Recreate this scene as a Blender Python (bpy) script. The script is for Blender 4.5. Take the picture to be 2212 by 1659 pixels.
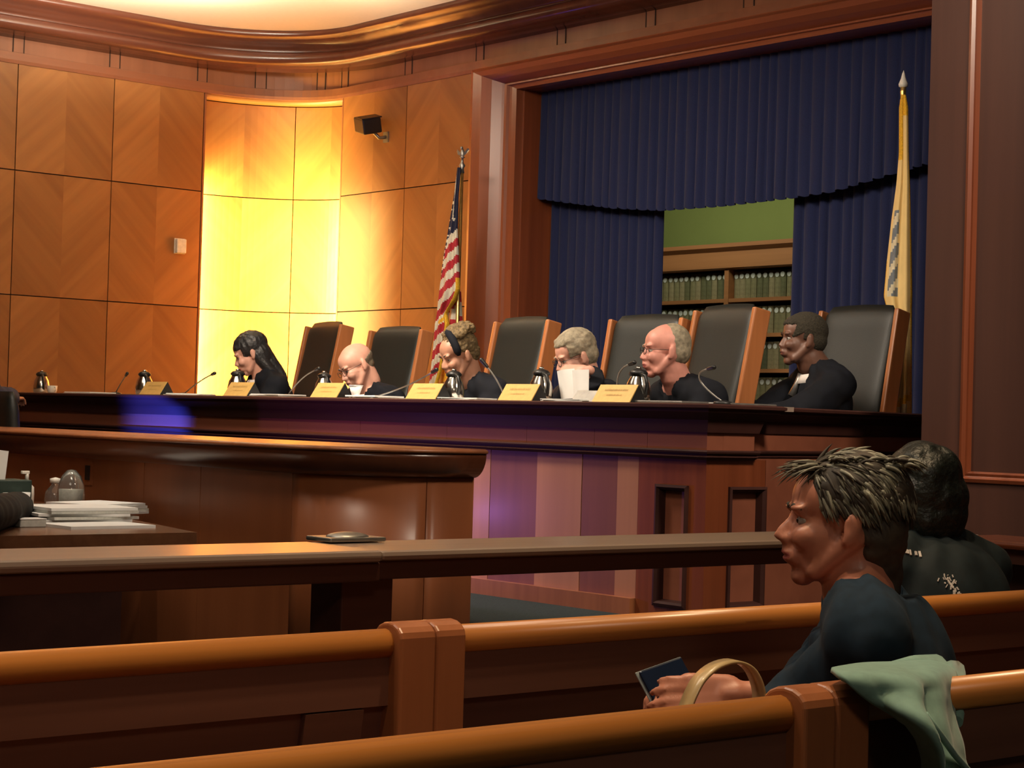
import bpy, bmesh, math, random
import numpy as np
from mathutils import Vector, Matrix, noise
random.seed(7)
sc = bpy.context.scene
for o in list(bpy.data.objects): bpy.data.objects.remove(o)
COL = sc.collection
V = Vector
pi = math.pi
# ------------------------------------------------------------------ camera
# room axes: X = along the pews (towards the judges), Y = across the room (along the judges' bench)
CAM = V((0, 0, 0.92)); F = 4100.0
R0 = V((.7637, -.6456, 0)).normalized(); F0 = V((.6456, .7637, 0)).normalized(); U0 = V((0, 0, 1))
PIT = math.atan(78.5/F); ROLL = .029
fw = F0*math.cos(PIT)+U0*math.sin(PIT); up0 = U0*math.cos(PIT)-F0*math.sin(PIT)
rt = R0*math.cos(ROLL)+up0*math.sin(ROLL); up = up0*math.cos(ROLL)-R0*math.sin(ROLL)
cd = bpy.data.cameras.new('camera'); cam = bpy.data.objects.new('camera', cd); COL.objects.link(cam)
cd.sensor_width = 36; cd.lens = 36*F/2212; cd.clip_start = .05
M4 = Matrix((rt, up, -fw)).transposed().to_4x4(); M4.translation = CAM
cam.matrix_world = M4; sc.camera = cam
def ray(x, y): return fw+rt*((x-1106)/F)-up*((y-829.5)/F)
def onX(x, y, X): d = ray(x, y); return CAM+d*(X/d.x)
def onY(x, y, Y): d = ray(x, y); return CAM+d*(Y/d.y)
def onZ(x, y, Z): d = ray(x, y); return CAM+d*((Z-CAM.z)/d.z)
def onD(x, y, D): d = ray(x, y); return CAM+d*D
# ------------------------------------------------------------------ world, exposure, room lights
sc.view_settings.view_transform = 'Standard'; sc.view_settings.look = 'None'
sc.view_settings.gamma = 1; sc.view_settings.use_curve_mapping = False
sc.view_settings.exposure = 0.0
w = bpy.data.worlds.new('world'); sc.world = w; w.use_nodes = True
w.node_tree.nodes['Background'].inputs[0].default_value = (1, .8, .62, 1)
w.node_tree.nodes['Background'].inputs[1].default_value = .045
def lamp(kind, name, loc, power, color, to=None, size=.5, size_y=None, angle=None, blend=.5, spread=None):
    l = bpy.data.lights.new(name, kind); l.energy = power; l.color = color
    o = bpy.data.objects.new(name, l); COL.objects.link(o); o.location = loc
    if kind == 'AREA':
        l.size = size
        if size_y: l.shape = 'RECTANGLE'; l.size_y = size_y
        if spread: l.spread = spread
    if kind == 'SPOT': l.spot_size = angle; l.spot_blend = blend; l.shadow_soft_size = size
    if kind == 'POINT': l.shadow_soft_size = size
    if to is not None:
        o.rotation_euler = (V(to)-V(loc)).to_track_quat('-Z', 'Y').to_euler()
    return o
WARM = (1, .74, .46); WARM2 = (1, .84, .66); COOL = (1, .93, .84)
lamp('AREA', 'overhead_area', (.2, -1.2, 3.8), 45, WARM2, (1.2, .6, 0), 1.2)  # unseen lamp added behind the camera to lift the near pews
lamp('AREA', 'overhead_area', (1.0, 3.6, 3.8), 48, WARM2, (1.0, 3.6, 0), 1.6)
lamp('AREA', 'overhead_area', (3.4, 9.0, 3.8), 30, WARM2, (3.9, 9.6, 0), 1.6)
lamp('AREA', 'overhead_area', (5.6, 5.4, 3.8), 40, WARM2, (8.0, 7.4, 2.2), 1.0)
lamp('AREA', 'overhead_area', (4.6, 8.0, 3.7), 90, WARM2, (6.9, 8.4, .9), .8, spread=1.8)
lamp('AREA', 'overhead_area', (3.2, 5.9, 3.8), 60, WARM2, (6.4, 8.0, .9), .8)
lamp('AREA', 'overhead_area', (5.8, 2.8, 3.75), 45, WARM2, (6.8, 5.9, .7), .7, spread=1.6)  # unseen lamp added to brighten the bench return and corner block
lamp('SPOT', 'downlight', (1.75, 2.75, 3.75), 60, WARM2, (2.5, 2.1, .8), .05, angle=.3, blend=.5)
lamp('SPOT', 'downlight', (3.6, 7.6, 3.75), 110, WARM2, (3.6, 7.6, 0), .06, angle=.75, blend=.8)
# downlights over the pews
for k, (x, y, p) in enumerate(((2.5, 2.0, 210), (1.3, 1.75, 170), (0.9, 2.75, 110), (3.2, 2.9, 110), (4.4, 3.2, 40), (1.6, 3.75, 22), (3.3, 3.8, 120))):
    lamp('SPOT', 'downlight', (x, y, 3.8), p, (1, .72, .42), (x, y, 0), .06, angle=1.0, blend=.8)
# unseen area lamps added to brighten the ceiling near the left wall
lamp('AREA', 'ceiling_fill', (6.1, 11.35, 3.58), 46, (1, .90, .70), (6.25, 11.65, 3.86), 1.5, .35, spread=1.9)
lamp('AREA', 'ceiling_fill', (7.0, 10.2, 3.3), 16, (1, .84, .58), (7.3, 10.7, 3.9), 1.0, spread=1.6)
# light strips that stand hidden in both sides of the corner niche
lamp('AREA', 'niche_strip_left', (7.652, 13.00, 1.66), 290, (1, .74, .23), (8.6, 12.75, 1.66), .05, 2.1)
lamp('AREA', 'niche_strip_right', (8.64, 12.14, 1.62), 260, (1, .74, .23), (8.45, 13.1, 1.62), .05, 2.0)
# library tubes
lamp('AREA', 'library_light', (9.55, 9.7, 2.95), 15, (1, .97, .72), None, .4, 2.4).rotation_euler = (0, -.65, 0)
# blue and purple spots added behind the clerk's desk to tint the bench front
lamp('SPOT', 'bench_tint_spot', (5.08, 8.3, .40), 18, (.50, .22, 1.0), (6.0, 8.05, .55), .01, angle=2.22, blend=.06)
lamp('SPOT', 'bench_tint_spot', (5.40, 10.40, .62), 150, (.035, .07, 1), (5.96, 10.45, .76), .02, angle=1.4, blend=.7)

# ------------------------------------------------------------------ materials
MATS = {}
def new_mat(name):
    m = bpy.data.materials.new(name); m.use_nodes = True
    MATS[name] = m
    return m, m.node_tree.nodes, m.node_tree.links, m.node_tree.nodes['Principled BSDF']
def plain(name, c, rough=.5, metal=0, var=.12, scale=30, bump=0, coat=0, spec=.5, emit=None, es=0, alpha=1, sheen=0, trans=0):
    m, N, L, B = new_mat(name)
    B.inputs['Roughness'].default_value = rough; B.inputs['Metallic'].default_value = metal
    B.inputs['Coat Weight'].default_value = coat; B.inputs['Specular IOR Level'].default_value = spec
    B.inputs['Sheen Weight'].default_value = sheen; B.inputs['Transmission Weight'].default_value = trans
    tc = N.new('ShaderNodeTexCoord'); n = N.new('ShaderNodeTexNoise'); n.inputs['Scale'].default_value = scale; n.inputs['Detail'].default_value = 3
    L.new(tc.outputs['Object'], n.inputs['Vector'])
    r = N.new('ShaderNodeValToRGB'); r.color_ramp.elements[0].position = .3; r.color_ramp.elements[1].position = .7
    r.color_ramp.elements[0].color = [x*(1-var) for x in c]+[1]; r.color_ramp.elements[1].color = [min(1, x*(1+var)) for x in c]+[1]
    L.new(n.outputs['Fac'], r.inputs['Fac']); L.new(r.outputs['Color'], B.inputs['Base Color'])
    if emit: B.inputs['Emission Color'].default_value = (*emit, 1); B.inputs['Emission Strength'].default_value = es
    if bump:
        b = N.new('ShaderNodeBump'); b.inputs['Strength'].default_value = bump; b.inputs['Distance'].default_value = .01
        L.new(n.outputs['Fac'], b.inputs['Height']); L.new(b.outputs['Normal'], B.inputs['Normal'])
    return m
def wood(name, c, axis='Z', uv=False, rough=.38, var=.3, coat=.25, fine=26, spec=.4, big=True):
    """figured veneer: grain runs along `axis` (object space) or along V of the UV map"""
    m, N, L, B = new_mat(name)
    B.inputs['Roughness'].default_value = rough; B.inputs['Coat Weight'].default_value = coat
    B.inputs['Coat Roughness'].default_value = .25; B.inputs['Specular IOR Level'].default_value = spec
    tc = N.new('ShaderNodeTexCoord'); mp = N.new('ShaderNodeMapping')
    L.new(tc.outputs['UV' if uv else 'Object'], mp.inputs['Vector'])
    s = [fine, fine, fine]
    s[{'X': 0, 'Y': 1, 'Z': 2}[axis] if not uv else 1] = fine*.04
    mp.inputs['Scale'].default_value = s
    n = N.new('ShaderNodeTexNoise'); n.inputs['Scale'].default_value = 1; n.inputs['Detail'].default_value = 4; n.inputs['Distortion'].default_value = .3
    L.new(mp.outputs['Vector'], n.inputs['Vector'])
    n2 = N.new('ShaderNodeTexNoise'); n2.inputs['Scale'].default_value = .28; n2.inputs['Detail'].default_value = 1
    L.new(mp.outputs['Vector'], n2.inputs['Vector'])
    ad = N.new('ShaderNodeMath'); ad.operation = 'ADD'
    L.new(n.outputs['Fac'], ad.inputs[0]); L.new(n2.outputs['Fac'], ad.inputs[1])
    hf = N.new('ShaderNodeMath'); hf.operation = 'MULTIPLY'; hf.inputs[1].default_value = .5; L.new(ad.outputs[0], hf.inputs[0])
    r = N.new('ShaderNodeValToRGB'); r.color_ramp.elements[0].position = .36; r.color_ramp.elements[1].position = .64
    r.color_ramp.elements[0].color = (c[0]*(1-var), c[1]*(1-var*1.15), c[2]*(1-var*1.2), 1)
    r.color_ramp.elements[1].color = (min(1, c[0]*(1+var)), min(1, c[1]*(1+var*1.1)), min(1, c[2]*(1+var)), 1)
    L.new(hf.outputs[0], r.inputs['Fac']); L.new(r.outputs['Color'], B.inputs['Base Color'])
    return m
def sheet(name, c, rough=.9): return plain(name, c, rough, var=.05, scale=8)
# ------------------------------------------------------------------ mesh builder
class MB:
    def __init__(s): s.v = []; s.f = []; s.m = []; s.uv = {}; s.sm = []
    def add(s, vs, fs, m=0, smooth=False, uvs=None):
        b = len(s.v); s.v += [tuple(p) for p in vs]
        for i, f in enumerate(fs):
            if uvs: s.uv[len(s.f)] = uvs[i]
            s.f.append(tuple(b+j for j in f)); s.m.append(m); s.sm.append(smooth)
        return s
    def box(s, x0, x1, y0, y1, z0, z1, m=0, R=None, bev=0):
        if x1 < x0: x0, x1 = x1, x0
        if y1 < y0: y0, y1 = y1, y0
        if z1 < z0: z0, z1 = z1, z0
        if bev:
            b = min(bev, (x1-x0)*.49, (y1-y0)*.49, (z1-z0)*.49)
            P = []; idx = {}
            bm = bmesh.new(); bmesh.ops.create_cube(bm, size=1)
            for v in bm.verts: v.co = V(((x0+x1)/2+v.co.x*(x1-x0), (y0+y1)/2+v.co.y*(y1-y0), (z0+z1)/2+v.co.z*(z1-z0)))
            bmesh.ops.bevel(bm, geom=list(bm.edges), offset=b, segments=2, profile=.5, affect='EDGES')
            bm.verts.index_update()
            vs = [v.co.copy() for v in bm.verts]; fs = [[v.index for v in f.verts] for f in bm.faces]; bm.free()
        else:
            vs = [V((x, y, z)) for x in (x0, x1) for y in (y0, y1) for z in (z0, z1)]
            fs = [(0, 1, 3, 2), (4, 6, 7, 5), (0, 4, 5, 1), (2, 3, 7, 6), (0, 2, 6, 4), (1, 5, 7, 3)]
        if R is not None: vs = [R @ v for v in vs]
        return s.add(vs, fs, m)
    def loft(s, rings, m=0, smooth=True, cap=True, closed=True):
        n = len(rings[0]); b = []; vs = [p for r in rings for p in r]; fs = []
        for i in range(len(rings)-1):
            for j in range(n if closed else n-1):
                k = (j+1) % n
                fs.append((i*n+j, i*n+k, (i+1)*n+k, (i+1)*n+j))
        s.add(vs, fs, m, smooth)
        if cap and closed:
            s.add(rings[0], [tuple(range(n-1, -1, -1))], m); s.add(rings[-1], [tuple(range(n))], m)
        return s
    def tube(s, pts, r, seg=8, m=0, cap=True):
        pts = [V(p) for p in pts]; rs = r if isinstance(r, (list, tuple)) else [r]*len(pts)
        rings = []; pu = None
        for i, p in enumerate(pts):
            t = (pts[min(i+1, len(pts)-1)]-pts[max(i-1, 0)]).normalized()
            if pu is None: a = V((0, 0, 1)) if abs(t.z) < .9 else V((1, 0, 0)); u = t.cross(a).normalized()
            else: u = (pu-t*pu.dot(t)).normalized()
            pu = u; w_ = t.cross(u)
            rings.append([p+(u*math.cos(2*pi*k/seg)+w_*math.sin(2*pi*k/seg))*rs[i] for k in range(seg)])
        return s.loft(rings, m, True, cap)
    def lathe(s, prof, c=(0, 0, 0), seg=20, m=0, R=None):
        c = V(c)
        rings = [[c+(V((r*math.cos(2*pi*k/seg), r*math.sin(2*pi*k/seg), z)) if R is None else R @ V((r*math.cos(2*pi*k/seg), r*math.sin(2*pi*k/seg), z))) for k in range(seg)] for r, z in prof]
        return s.loft(rings, m)
    def ell(s, c, r, R=None, m=0, nu=20, nv=12):
        c = V(c); rings = []
        for i in range(nv+1):
            t = -pi/2+pi*(i/nv); t = max(-pi/2+.03, min(pi/2-.03, t))
            ring = []
            for k in range(nu):
                p = V((r[0]*math.cos(t)*math.cos(2*pi*k/nu), r[1]*math.cos(t)*math.sin(2*pi*k/nu), r[2]*math.sin(t)))
                if R is not None: p = R @ p
                ring.append(c+p)
            rings.append(ring)
        return s.loft(rings, m)
    def cap_(s, p0, p1, r0, r1, seg=14, m=0):
        p0 = V(p0); p1 = V(p1); t = (p1-p0).normalized()
        pts = []; rs = []
        for a in (-80, -55, -25): pts.append(p0+t*r0*math.sin(math.radians(a))); rs.append(r0*math.cos(math.radians(a)))
        pts += [p0, p1]; rs += [r0, r1]
        for a in (25, 55, 80): pts.append(p1+t*r1*math.sin(math.radians(a))); rs.append(r1*math.cos(math.radians(a)))
        return s.tube(pts, rs, seg, m)
    def merge(s, o, T=None):
        b = len(s.v); s.v += [tuple(T @ V(p)) if T is not None else p for p in o.v]
        for i, f in enumerate(o.f):
            if i in o.uv: s.uv[len(s.f)] = o.uv[i]
            s.f.append(tuple(b+j for j in f)); s.m.append(o.m[i]); s.sm.append(o.sm[i])
        return s
    def sweep(s, path, prof, m=0, smooth=False, mp=None, cap=True, closed=False):
        """prof (offset to the left of the path, height) carried along an XY path with mitred corners"""
        n = len(path); P = [V((p[0], p[1])) for p in path]; rings = []
        for i in range(n):
            if closed: a = (P[i]-P[i-1]).normalized(); b = (P[(i+1) % n]-P[i]).normalized()
            else:
                a = (P[i]-P[i-1]).normalized() if i else (P[1]-P[0]).normalized()
                b = (P[i+1]-P[i]).normalized() if i < n-1 else a
            na = V((-a.y, a.x)); nb = V((-b.y, b.x)); mi = (na+nb)
            mi = mi/ (mi.dot(na)) if mi.length > 1e-6 else na
            rings.append([V((P[i].x+mi.x*o, P[i].y+mi.y*o, z)) for o, z in prof])
        if mp: rings = [[mp(v) for v in r] for r in rings]
        if closed: rings.append(rings[0])
        return s.loft(rings, m, smooth, cap and not closed)
    def mesh(s, name, mats):
        me = bpy.data.meshes.new(name); me.from_pydata(s.v, [], s.f)
        for mt in (mats if isinstance(mats, (list, tuple)) else [mats]): me.materials.append(MATS[mt] if isinstance(mt, str) else mt)
        me.polygons.foreach_set('material_index', s.m); me.polygons.foreach_set('use_smooth', s.sm)
        if s.uv:
            ul = me.uv_layers.new(name='UVMap')
            for i, p in enumerate(me.polygons):
                if i in s.uv:
                    for k, li in enumerate(p.loop_indices): ul.data[li].uv = s.uv[i][k]
        bm = bmesh.new(); bm.from_mesh(me); bmesh.ops.remove_doubles(bm, verts=bm.verts, dist=1e-6)
        bmesh.ops.recalc_face_normals(bm, faces=bm.faces); bm.to_mesh(me); bm.free()
        me.update(); return me
def tag(o, label=None, cat=None, group=None, kind=None):
    if label: o['label'] = label
    if cat: o['category'] = cat
    if group: o['group'] = group
    if kind: o['kind'] = kind
    return o
def link(name, me, parent=None, loc=None):
    o = bpy.data.objects.new(name, me); COL.objects.link(o)
    if parent is not None: o.parent = parent
    if loc is not None: o.location = loc
    return o
def obj(name, mb, mats, parent=None, label=None, cat=None, group=None, kind=None, origin=True, local=False):
    """world-space geometry; under a parent it is moved into the parent's frame"""
    me = mb.mesh(name, mats) if isinstance(mb, MB) else mb
    if not isinstance(mb, MB):
        for mt in (mats if isinstance(mats, (list, tuple)) else [mats]):
            if len(me.materials) < 1: me.materials.append(MATS[mt])
    off = V((0, 0, 0))
    if parent is not None and not local:
        q = parent; 
        while q is not None: off = off+q.location; q = q.parent
        me.transform(Matrix.Translation(-off))
    elif parent is None and origin and not local:
        co = np.empty(len(me.vertices)*3); me.vertices.foreach_get('co', co); co = co.reshape(-1, 3)
        lo, hi = co.min(0), co.max(0); c = V(((lo[0]+hi[0])/2, (lo[1]+hi[1])/2, lo[2]))
        me.transform(Matrix.Translation(-c)); o = link(name, me, None, c); return tag(o, label, cat, group, kind)
    o = link(name, me, parent); return tag(o, label, cat, group, kind)
def empty(name, loc, label=None, cat=None, group=None, kind=None, rz=0):
    o = bpy.data.objects.new(name, None); COL.objects.link(o); o.location = loc; o.rotation_euler = (0, 0, rz)
    o.empty_display_size = .1
    return tag(o, label, cat, group, kind)
def copy_tree(o, parent=None):
    c = o.copy(); COL.objects.link(c); c.parent = parent
    for ch in list(o.children): copy_tree(ch, c)
    return c
def remesh(mb, vox, smooth=4, fac=.5):
    me = mb.mesh('tmp', ['skin_fair']) ; o = bpy.data.objects.new('tmp', me); COL.objects.link(o)
    r = o.modifiers.new('r', 'REMESH'); r.mode = 'VOXEL'; r.voxel_size = vox
    if smooth: q = o.modifiers.new('s', 'SMOOTH'); q.factor = fac; q.iterations = smooth
    dg = bpy.context.evaluated_depsgraph_get(); dg.update()
    out = bpy.data.meshes.new_from_object(o.evaluated_get(dg)); bpy.data.objects.remove(o); bpy.data.meshes.remove(me)
    out.materials.clear(); out.polygons.foreach_set('use_smooth', [True]*len(out.polygons))
    return out
def getco(me):
    a = np.empty(len(me.vertices)*3); me.vertices.foreach_get('co', a); return a.reshape(-1, 3)
def setco(me, a): me.vertices.foreach_set('co', a.ravel()); me.update()
def getno(me):
    a = np.empty(len(me.vertices)*3); me.vertices.foreach_get('normal', a); return a.reshape(-1, 3)

wood('honey', (.35, .146, .045), uv=True, var=.16, fine=14, rough=.42, coat=.1)
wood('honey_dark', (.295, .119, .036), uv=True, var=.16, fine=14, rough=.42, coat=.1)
wood('frieze', (.25, .092, .045), 'Z', var=.12, fine=12, rough=.45, coat=.1)
wood('frieze_x', (.25, .088, .042), 'X', var=.12, fine=12, rough=.45, coat=.1)
wood('crown_wood', (.115, .036, .020), 'X', var=.15, fine=10, rough=.22, coat=.6)
wood('mahogany', (.20, .050, .018), 'Z', var=.2, rough=.33, coat=.35)
wood('mahogany_y', (.20, .050, .018), 'Y', var=.2, rough=.33, coat=.35)
wood('frame_wood', (.27, .078, .033), 'Z', var=.18, fine=9, rough=.3, coat=.4)
wood('bench_light', (.40, .17, .085), 'Z', var=.1, fine=14, rough=.5, coat=.1)
wood('bench_dark', (.19, .062, .036), 'Z', var=.14, fine=14, rough=.5, coat=.1)
wood('bench_fascia', (.24, .075, .040), 'Y', var=.14, fine=10, rough=.5, coat=.1)
wood('bench_edge', (.05, .017, .013), 'Y', var=.15, fine=14, rough=.6, coat=.0, spec=.2)
wood('desk_wood', (.30, .095, .035), 'Z', var=.16, fine=7, rough=.4, coat=.2)
wood('desk_edge', (.12, .036, .016), 'Y', var=.15, rough=.28, coat=.5)
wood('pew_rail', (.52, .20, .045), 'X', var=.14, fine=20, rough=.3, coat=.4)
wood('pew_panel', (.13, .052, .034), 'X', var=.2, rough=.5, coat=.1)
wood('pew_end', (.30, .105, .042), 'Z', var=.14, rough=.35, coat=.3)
wood('bar_top', (.29, .215, .17), 'X', var=.1, fine=16, rough=.34, coat=.3)
wood('bar_dark', (.08, .028, .018), 'X', var=.15, rough=.5, coat=.1)
wood('wing_wood', (.06, .021, .013), 'Z', var=.2, fine=12, rough=.5, coat=.1)
wood('table_wood', (.16, .065, .030), 'Y', var=.15, rough=.25, coat=.5)
wood('chair_wood', (.40, .145, .05), 'Z', var=.15, rough=.3, coat=.4)
wood('shelf_wood', (.42, .18, .07), 'Y', var=.15, rough=.5, coat=.1)
plain('gap', (.03, .012, .006), .9)
plain('ceiling_paint', (.80, .72, .58), .9, var=.02)
plain('plaster', (.25, .31, .09), .95, var=.03, scale=3)
plain('plaster_back', (.5, .4, .3), .95, var=.05, scale=3)
plain('carpet', (.012, .022, .022), 1, var=.5, scale=160, bump=.6)
plain('navy', (.014, .019, .064), .95, var=.2, scale=300, sheen=.1, spec=.25)
plain('leather', (.010, .0115, .0095), .48, var=.2, scale=220, bump=.06, spec=.5)
plain('robe_black', (.004, .005, .009), .85, var=.25, scale=18, spec=.25)
plain('shirt_teal', (.006, .017, .032), .95, var=.2, scale=40, spec=.3)
plain('jacket_dark', (.004, .013, .017), .8, var=.2, scale=40)
plain('suit_blue', (.010, .022, .060), .85, var=.2, scale=40)
plain('sleeve_black', (.004, .006, .006), .95, var=.2, scale=40)
plain('skin_fair', (.62, .32, .235), .5, var=.08, scale=25)
plain('skin_pink', (.62, .27, .21), .48, var=.1, scale=20)
plain('skin_tan', (.45, .22, .14), .5, var=.08, scale=25)
plain('skin_brown', (.16, .075, .05), .45, var=.12, scale=25)
plain('skin_near', (.42, .17, .11), .42, var=.1, scale=14)
plain('lip', (.36, .10, .09), .45); plain('lip_dark', (.14, .05, .045), .45)
plain('eye_white', (.34, .30, .26), .3); plain('iris', (.02, .012, .01), .2)
plain('brow', (.05, .04, .03), .9)
plain('hair_black', (.018, .017, .018), .45, var=.5, scale=60, bump=.5)
plain('hair_grey', (.26, .22, .15), .7, var=.35, scale=45, bump=.5)
plain('hair_brown', (.13, .085, .035), .8, var=.5, scale=70, bump=.6)
plain('hair_short', (.03, .024, .014), .9, var=.4, scale=120, bump=.6)
plain('hair_dark', (.012, .016, .014), .4, var=.5, scale=50, bump=.6)
plain('hair_short_grey', (.13, .095, .06), .9, var=.3, scale=120)
plain('hair_streak', (.17, .165, .125), .5, var=.6, scale=35)
plain('hair_under', (.035, .026, .018), .7, var=.5, scale=35)
plain('white_cloth', (.72, .66, .62), .8, var=.04)
plain('paper', (.80, .80, .78), .8, var=.03, scale=12)
plain('paper_edge', (.55, .55, .5), .8, var=.1, scale=90)
plain('gold_plate', (.66, .42, .13), .5, metal=.15, var=.06, scale=50)
plain('engraving', (.46, .28, .08), .6)
plain('black_plastic', (.012, .012, .012), .4)
plain('steel', (.68, .66, .6), .18, metal=1, var=.05)
plain('dull_steel', (.35, .34, .32), .4, metal=.9)
plain('brass', (.62, .42, .14), .3, metal=.9)
plain('white_plastic', (.78, .74, .66), .5)
plain('flag_white', (.66, .62, .5), .85); plain('flag_red', (.42, .022, .035), .85)
plain('flag_blue', (.012, .015, .045), .85); plain('fringe', (.72, .40, .02), .8, var=.25, scale=120)
plain('buff', (.80, .58, .24), .8, var=.06, scale=10); plain('seal_grey', (.16, .19, .22), .8); plain('seal_pale', (.66, .60, .42), .8)
plain('coat_green', (.165, .29, .245), .85, var=.1, scale=60, sheen=.2)
plain('strap', (.44, .32, .16), .35, var=.15, coat=.4); plain('bag_leather', (.12, .06, .03), .5)
plain('glass_clear', (.85, .88, .85), .05, trans=.93, var=.02)
plain('dark_green', (.02, .04, .03), .5)
plain('phone_black', (.006, .012, .03), .12, coat=.6)
plain('case_clear', (.35, .4, .42), .1, trans=.5)
plain('strip_led', (1, .9, .6), .5, emit=(1, .8, .4), es=9)
for i, c in enumerate(((.13, .13, .06), (.22, .20, .10), (.09, .10, .05), (.28, .24, .13))): plain('book_%s' % 'abcd'[i], c, .7, var=.2, scale=40)
plain('label_white', (.7, .72, .66), .7)
# ================================================================== STRUCTURE
XW, YW, XP = 8.56, 12.93, 7.10
ZF, ZC, ZG, ZJ = .06, 3.86, -.30, .13     # well floor, ceiling, gallery floor, judges' floor
FRZ = 3.42
obj('floor', MB().box(-4, 12, -3, 14, -.42, ZG), 'carpet', kind='structure')
obj('floor', MB().box(4.55, XW, 4.5, YW, ZG, ZF), 'carpet', kind='structure')
obj('ceiling', MB().box(-4, 9.2, -3, 13.6, ZC, ZC+.15), 'ceiling_paint', kind='structure')
obj('wall_front', MB().box(-4, 12, -3.2, -3, ZG, ZC+.1), 'plaster_back', kind='structure')
obj('wall_side', MB().box(-4.2, -4, -3, 13.6, ZG, ZC+.1), 'plaster_back', kind='structure')
# --- left wall, back wall
XL = [7.68-.783*k for k in range(0, 16)]          # joints of the panels on the left wall
YB = [12.26, 11.43, 10.58, 9.70, 8.83, 7.97, 7.10, 6.24]
ZR = [.13, .92-.07, 1.73, 2.64, FRZ]
wl = obj('wall_left', MB().box(-4, 7.2, YW, YW+.12, ZG, ZC).box(7.2, 7.70, YW, YW+.02, ZG, ZC), 'gap', kind='structure')
wb = empty('wall_back', (XW, 10, ZG), kind='structure')
m = MB(); m.box(XW, XW+.14, 10.06, 11.8, ZG, ZC); m.box(XW, XW+.02, 11.8, 12.27, ZG, ZC); m.box(XW, XW+.14, 5.4, 10.06, 3.23, ZC); m.box(XW, XW+.14, 5.4, 6.2, ZG, 3.23)
m.box(XW, XW+.14, 6.2, 10.06, ZG, .6); obj('backing', m, 'gap', wb)
def chevron(parent, mp, u0, u1, v0, v1, up_, split=True, t=.014, nseg=1, name='panel', dn=None):
    """one veneer panel of two mirrored leaves; mp(u, v, h) maps to the room"""
    g = .004; u0 += g; u1 -= g; v0 += g; v1 -= g; uc = (u0+u1)/2 if split else u1; mb = MB(); ro = random.uniform(0, 50)
    for li, (a, b) in enumerate(((u0, uc), (uc, u1))):
        if b-a < .01: continue
        for k in range(nseg):
            p = a+(b-a)*k/nseg; q = a+(b-a)*(k+1)/nseg
            sgn = (1 if li == 0 else -1)*(1 if up_ else -1)
            def uvf(u, v): 
                du = (u-uc)*sgn; return ((v-du)*.707+ro+li*7, (v+du)*.707+ro)
            vs = [mp(p, v0, t), mp(q, v0, t), mp(q, v1, t), mp(p, v1, t)]
            mb.add(vs, [(0, 1, 2, 3)], li, False, [[uvf(p, v0), uvf(q, v0), uvf(q, v1), uvf(p, v1)]])
            e = [(p, v0, q, v0), (q, v1, p, v1)]+([(p, v1, p, v0)] if (k == 0 and li == 0) else [])+([(q, v0, q, v1)] if (k == nseg-1 and (li == 1 or not split)) else [])
            for (a1, b1, a2, b2) in e:
                mb.add([mp(a1, b1, t), mp(a2, b2, t), mp(a2, b2, 0), mp(a1, b1, 0)], [(0, 1, 2, 3)], li, False, [[uvf(a1, b1)]*4])
    d = (['honey', 'honey_dark'] if up_ else ['honey_dark', 'honey'])  # lighter and darker leaf: sheen of opposite grain directions put into the colour
    return obj(name, mb, d, parent)
mpL = lambda u, v, h: V((u, YW-h, v))
mpB = lambda u, v, h: V((XW-h, u, v))
for i in range(9):
    for j in range(len(ZR)-1):
        chevron(wl, mpL, XL[i+1], XL[i], ZR[j], ZR[j+1], j % 2 == 1)
for i in range(2):
    for j in range(len(ZR)-1):
        a, b = (YB[i+1], YB[i]) if i == 0 else (10.62, YB[1])
        chevron(wb, lambda u, v, h: V((XW-h, a+b-u, v)), a, b, ZR[j], ZR[j+1], j % 2 == 1)
# narrow lit strip of wall beside the frame
obj('stile', MB().box(XW-.016, XW, 10.52, 10.612, .13, FRZ), 'frieze', wb)
# --- niche in the corner
wc = empty('wall_corner', (8.2, 12.9, ZG), kind='structure')
EC = (7.68, 12.26)
def ellc(th, a, b): return V((EC[0]+a*math.sin(th), EC[1]+b*math.cos(th), 0))
def mpN(u, v, h): p = ellc(u, 1.03-h, .82-h); p.z = v; return p
TH = [0, .86, pi/2]
m = MB(); rg = []
n = 24
for k in range(n+1):
    th = pi/2*k/n; p = ellc(th, 1.05, .84); q = ellc(th, 1.2, 1.0); rg.append([V((p.x, p.y, ZG)), V((p.x, p.y, FRZ)), V((q.x, q.y, FRZ)), V((q.x, q.y, ZG))])
m.loft(rg); m.box(7.24, 7.68, 13.085, 13.2, ZG, FRZ); m.box(8.715, 8.9, 11.8, 12.26, ZG, FRZ)
obj('side_veneer', MB().box(7.32, 7.68, 13.07, 13.084, .13, FRZ), 'honey', wc); obj('side_veneer', MB().box(8.70, 8.714, 11.88, 12.26, .13, FRZ), 'honey', wc)
m.box(7.24, 7.32, 12.955, 13.2, ZG, FRZ); m.box(8.62, 8.9, 11.8, 11.88, ZG, FRZ)
obj('backing', m, 'gap', wc)
for i in range(2):
    for j in range(len(ZR)-1):
        top = ZR[j+1] if j < 3 else FRZ-.033
        chevron(wc, lambda u, v, h: mpN(u, v, h+.0), TH[i]+.004*0, TH[i+1], ZR[j], top, j % 2 == 1, nseg=8, name='curved_panel')
m = MB(); rg = []
for k in range(n+1):
    th = pi/2*k/n; p = ellc(th, .88, .67); q = ellc(th, 1.06, .85); rg.append([V((p.x, p.y, FRZ-.03)), V((q.x, q.y, FRZ-.03)), V((q.x, q.y, FRZ+.02)), V((p.x, p.y, FRZ+.02))])
obj('soffit', m.loft(rg), 'honey_dark', wc)
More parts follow.
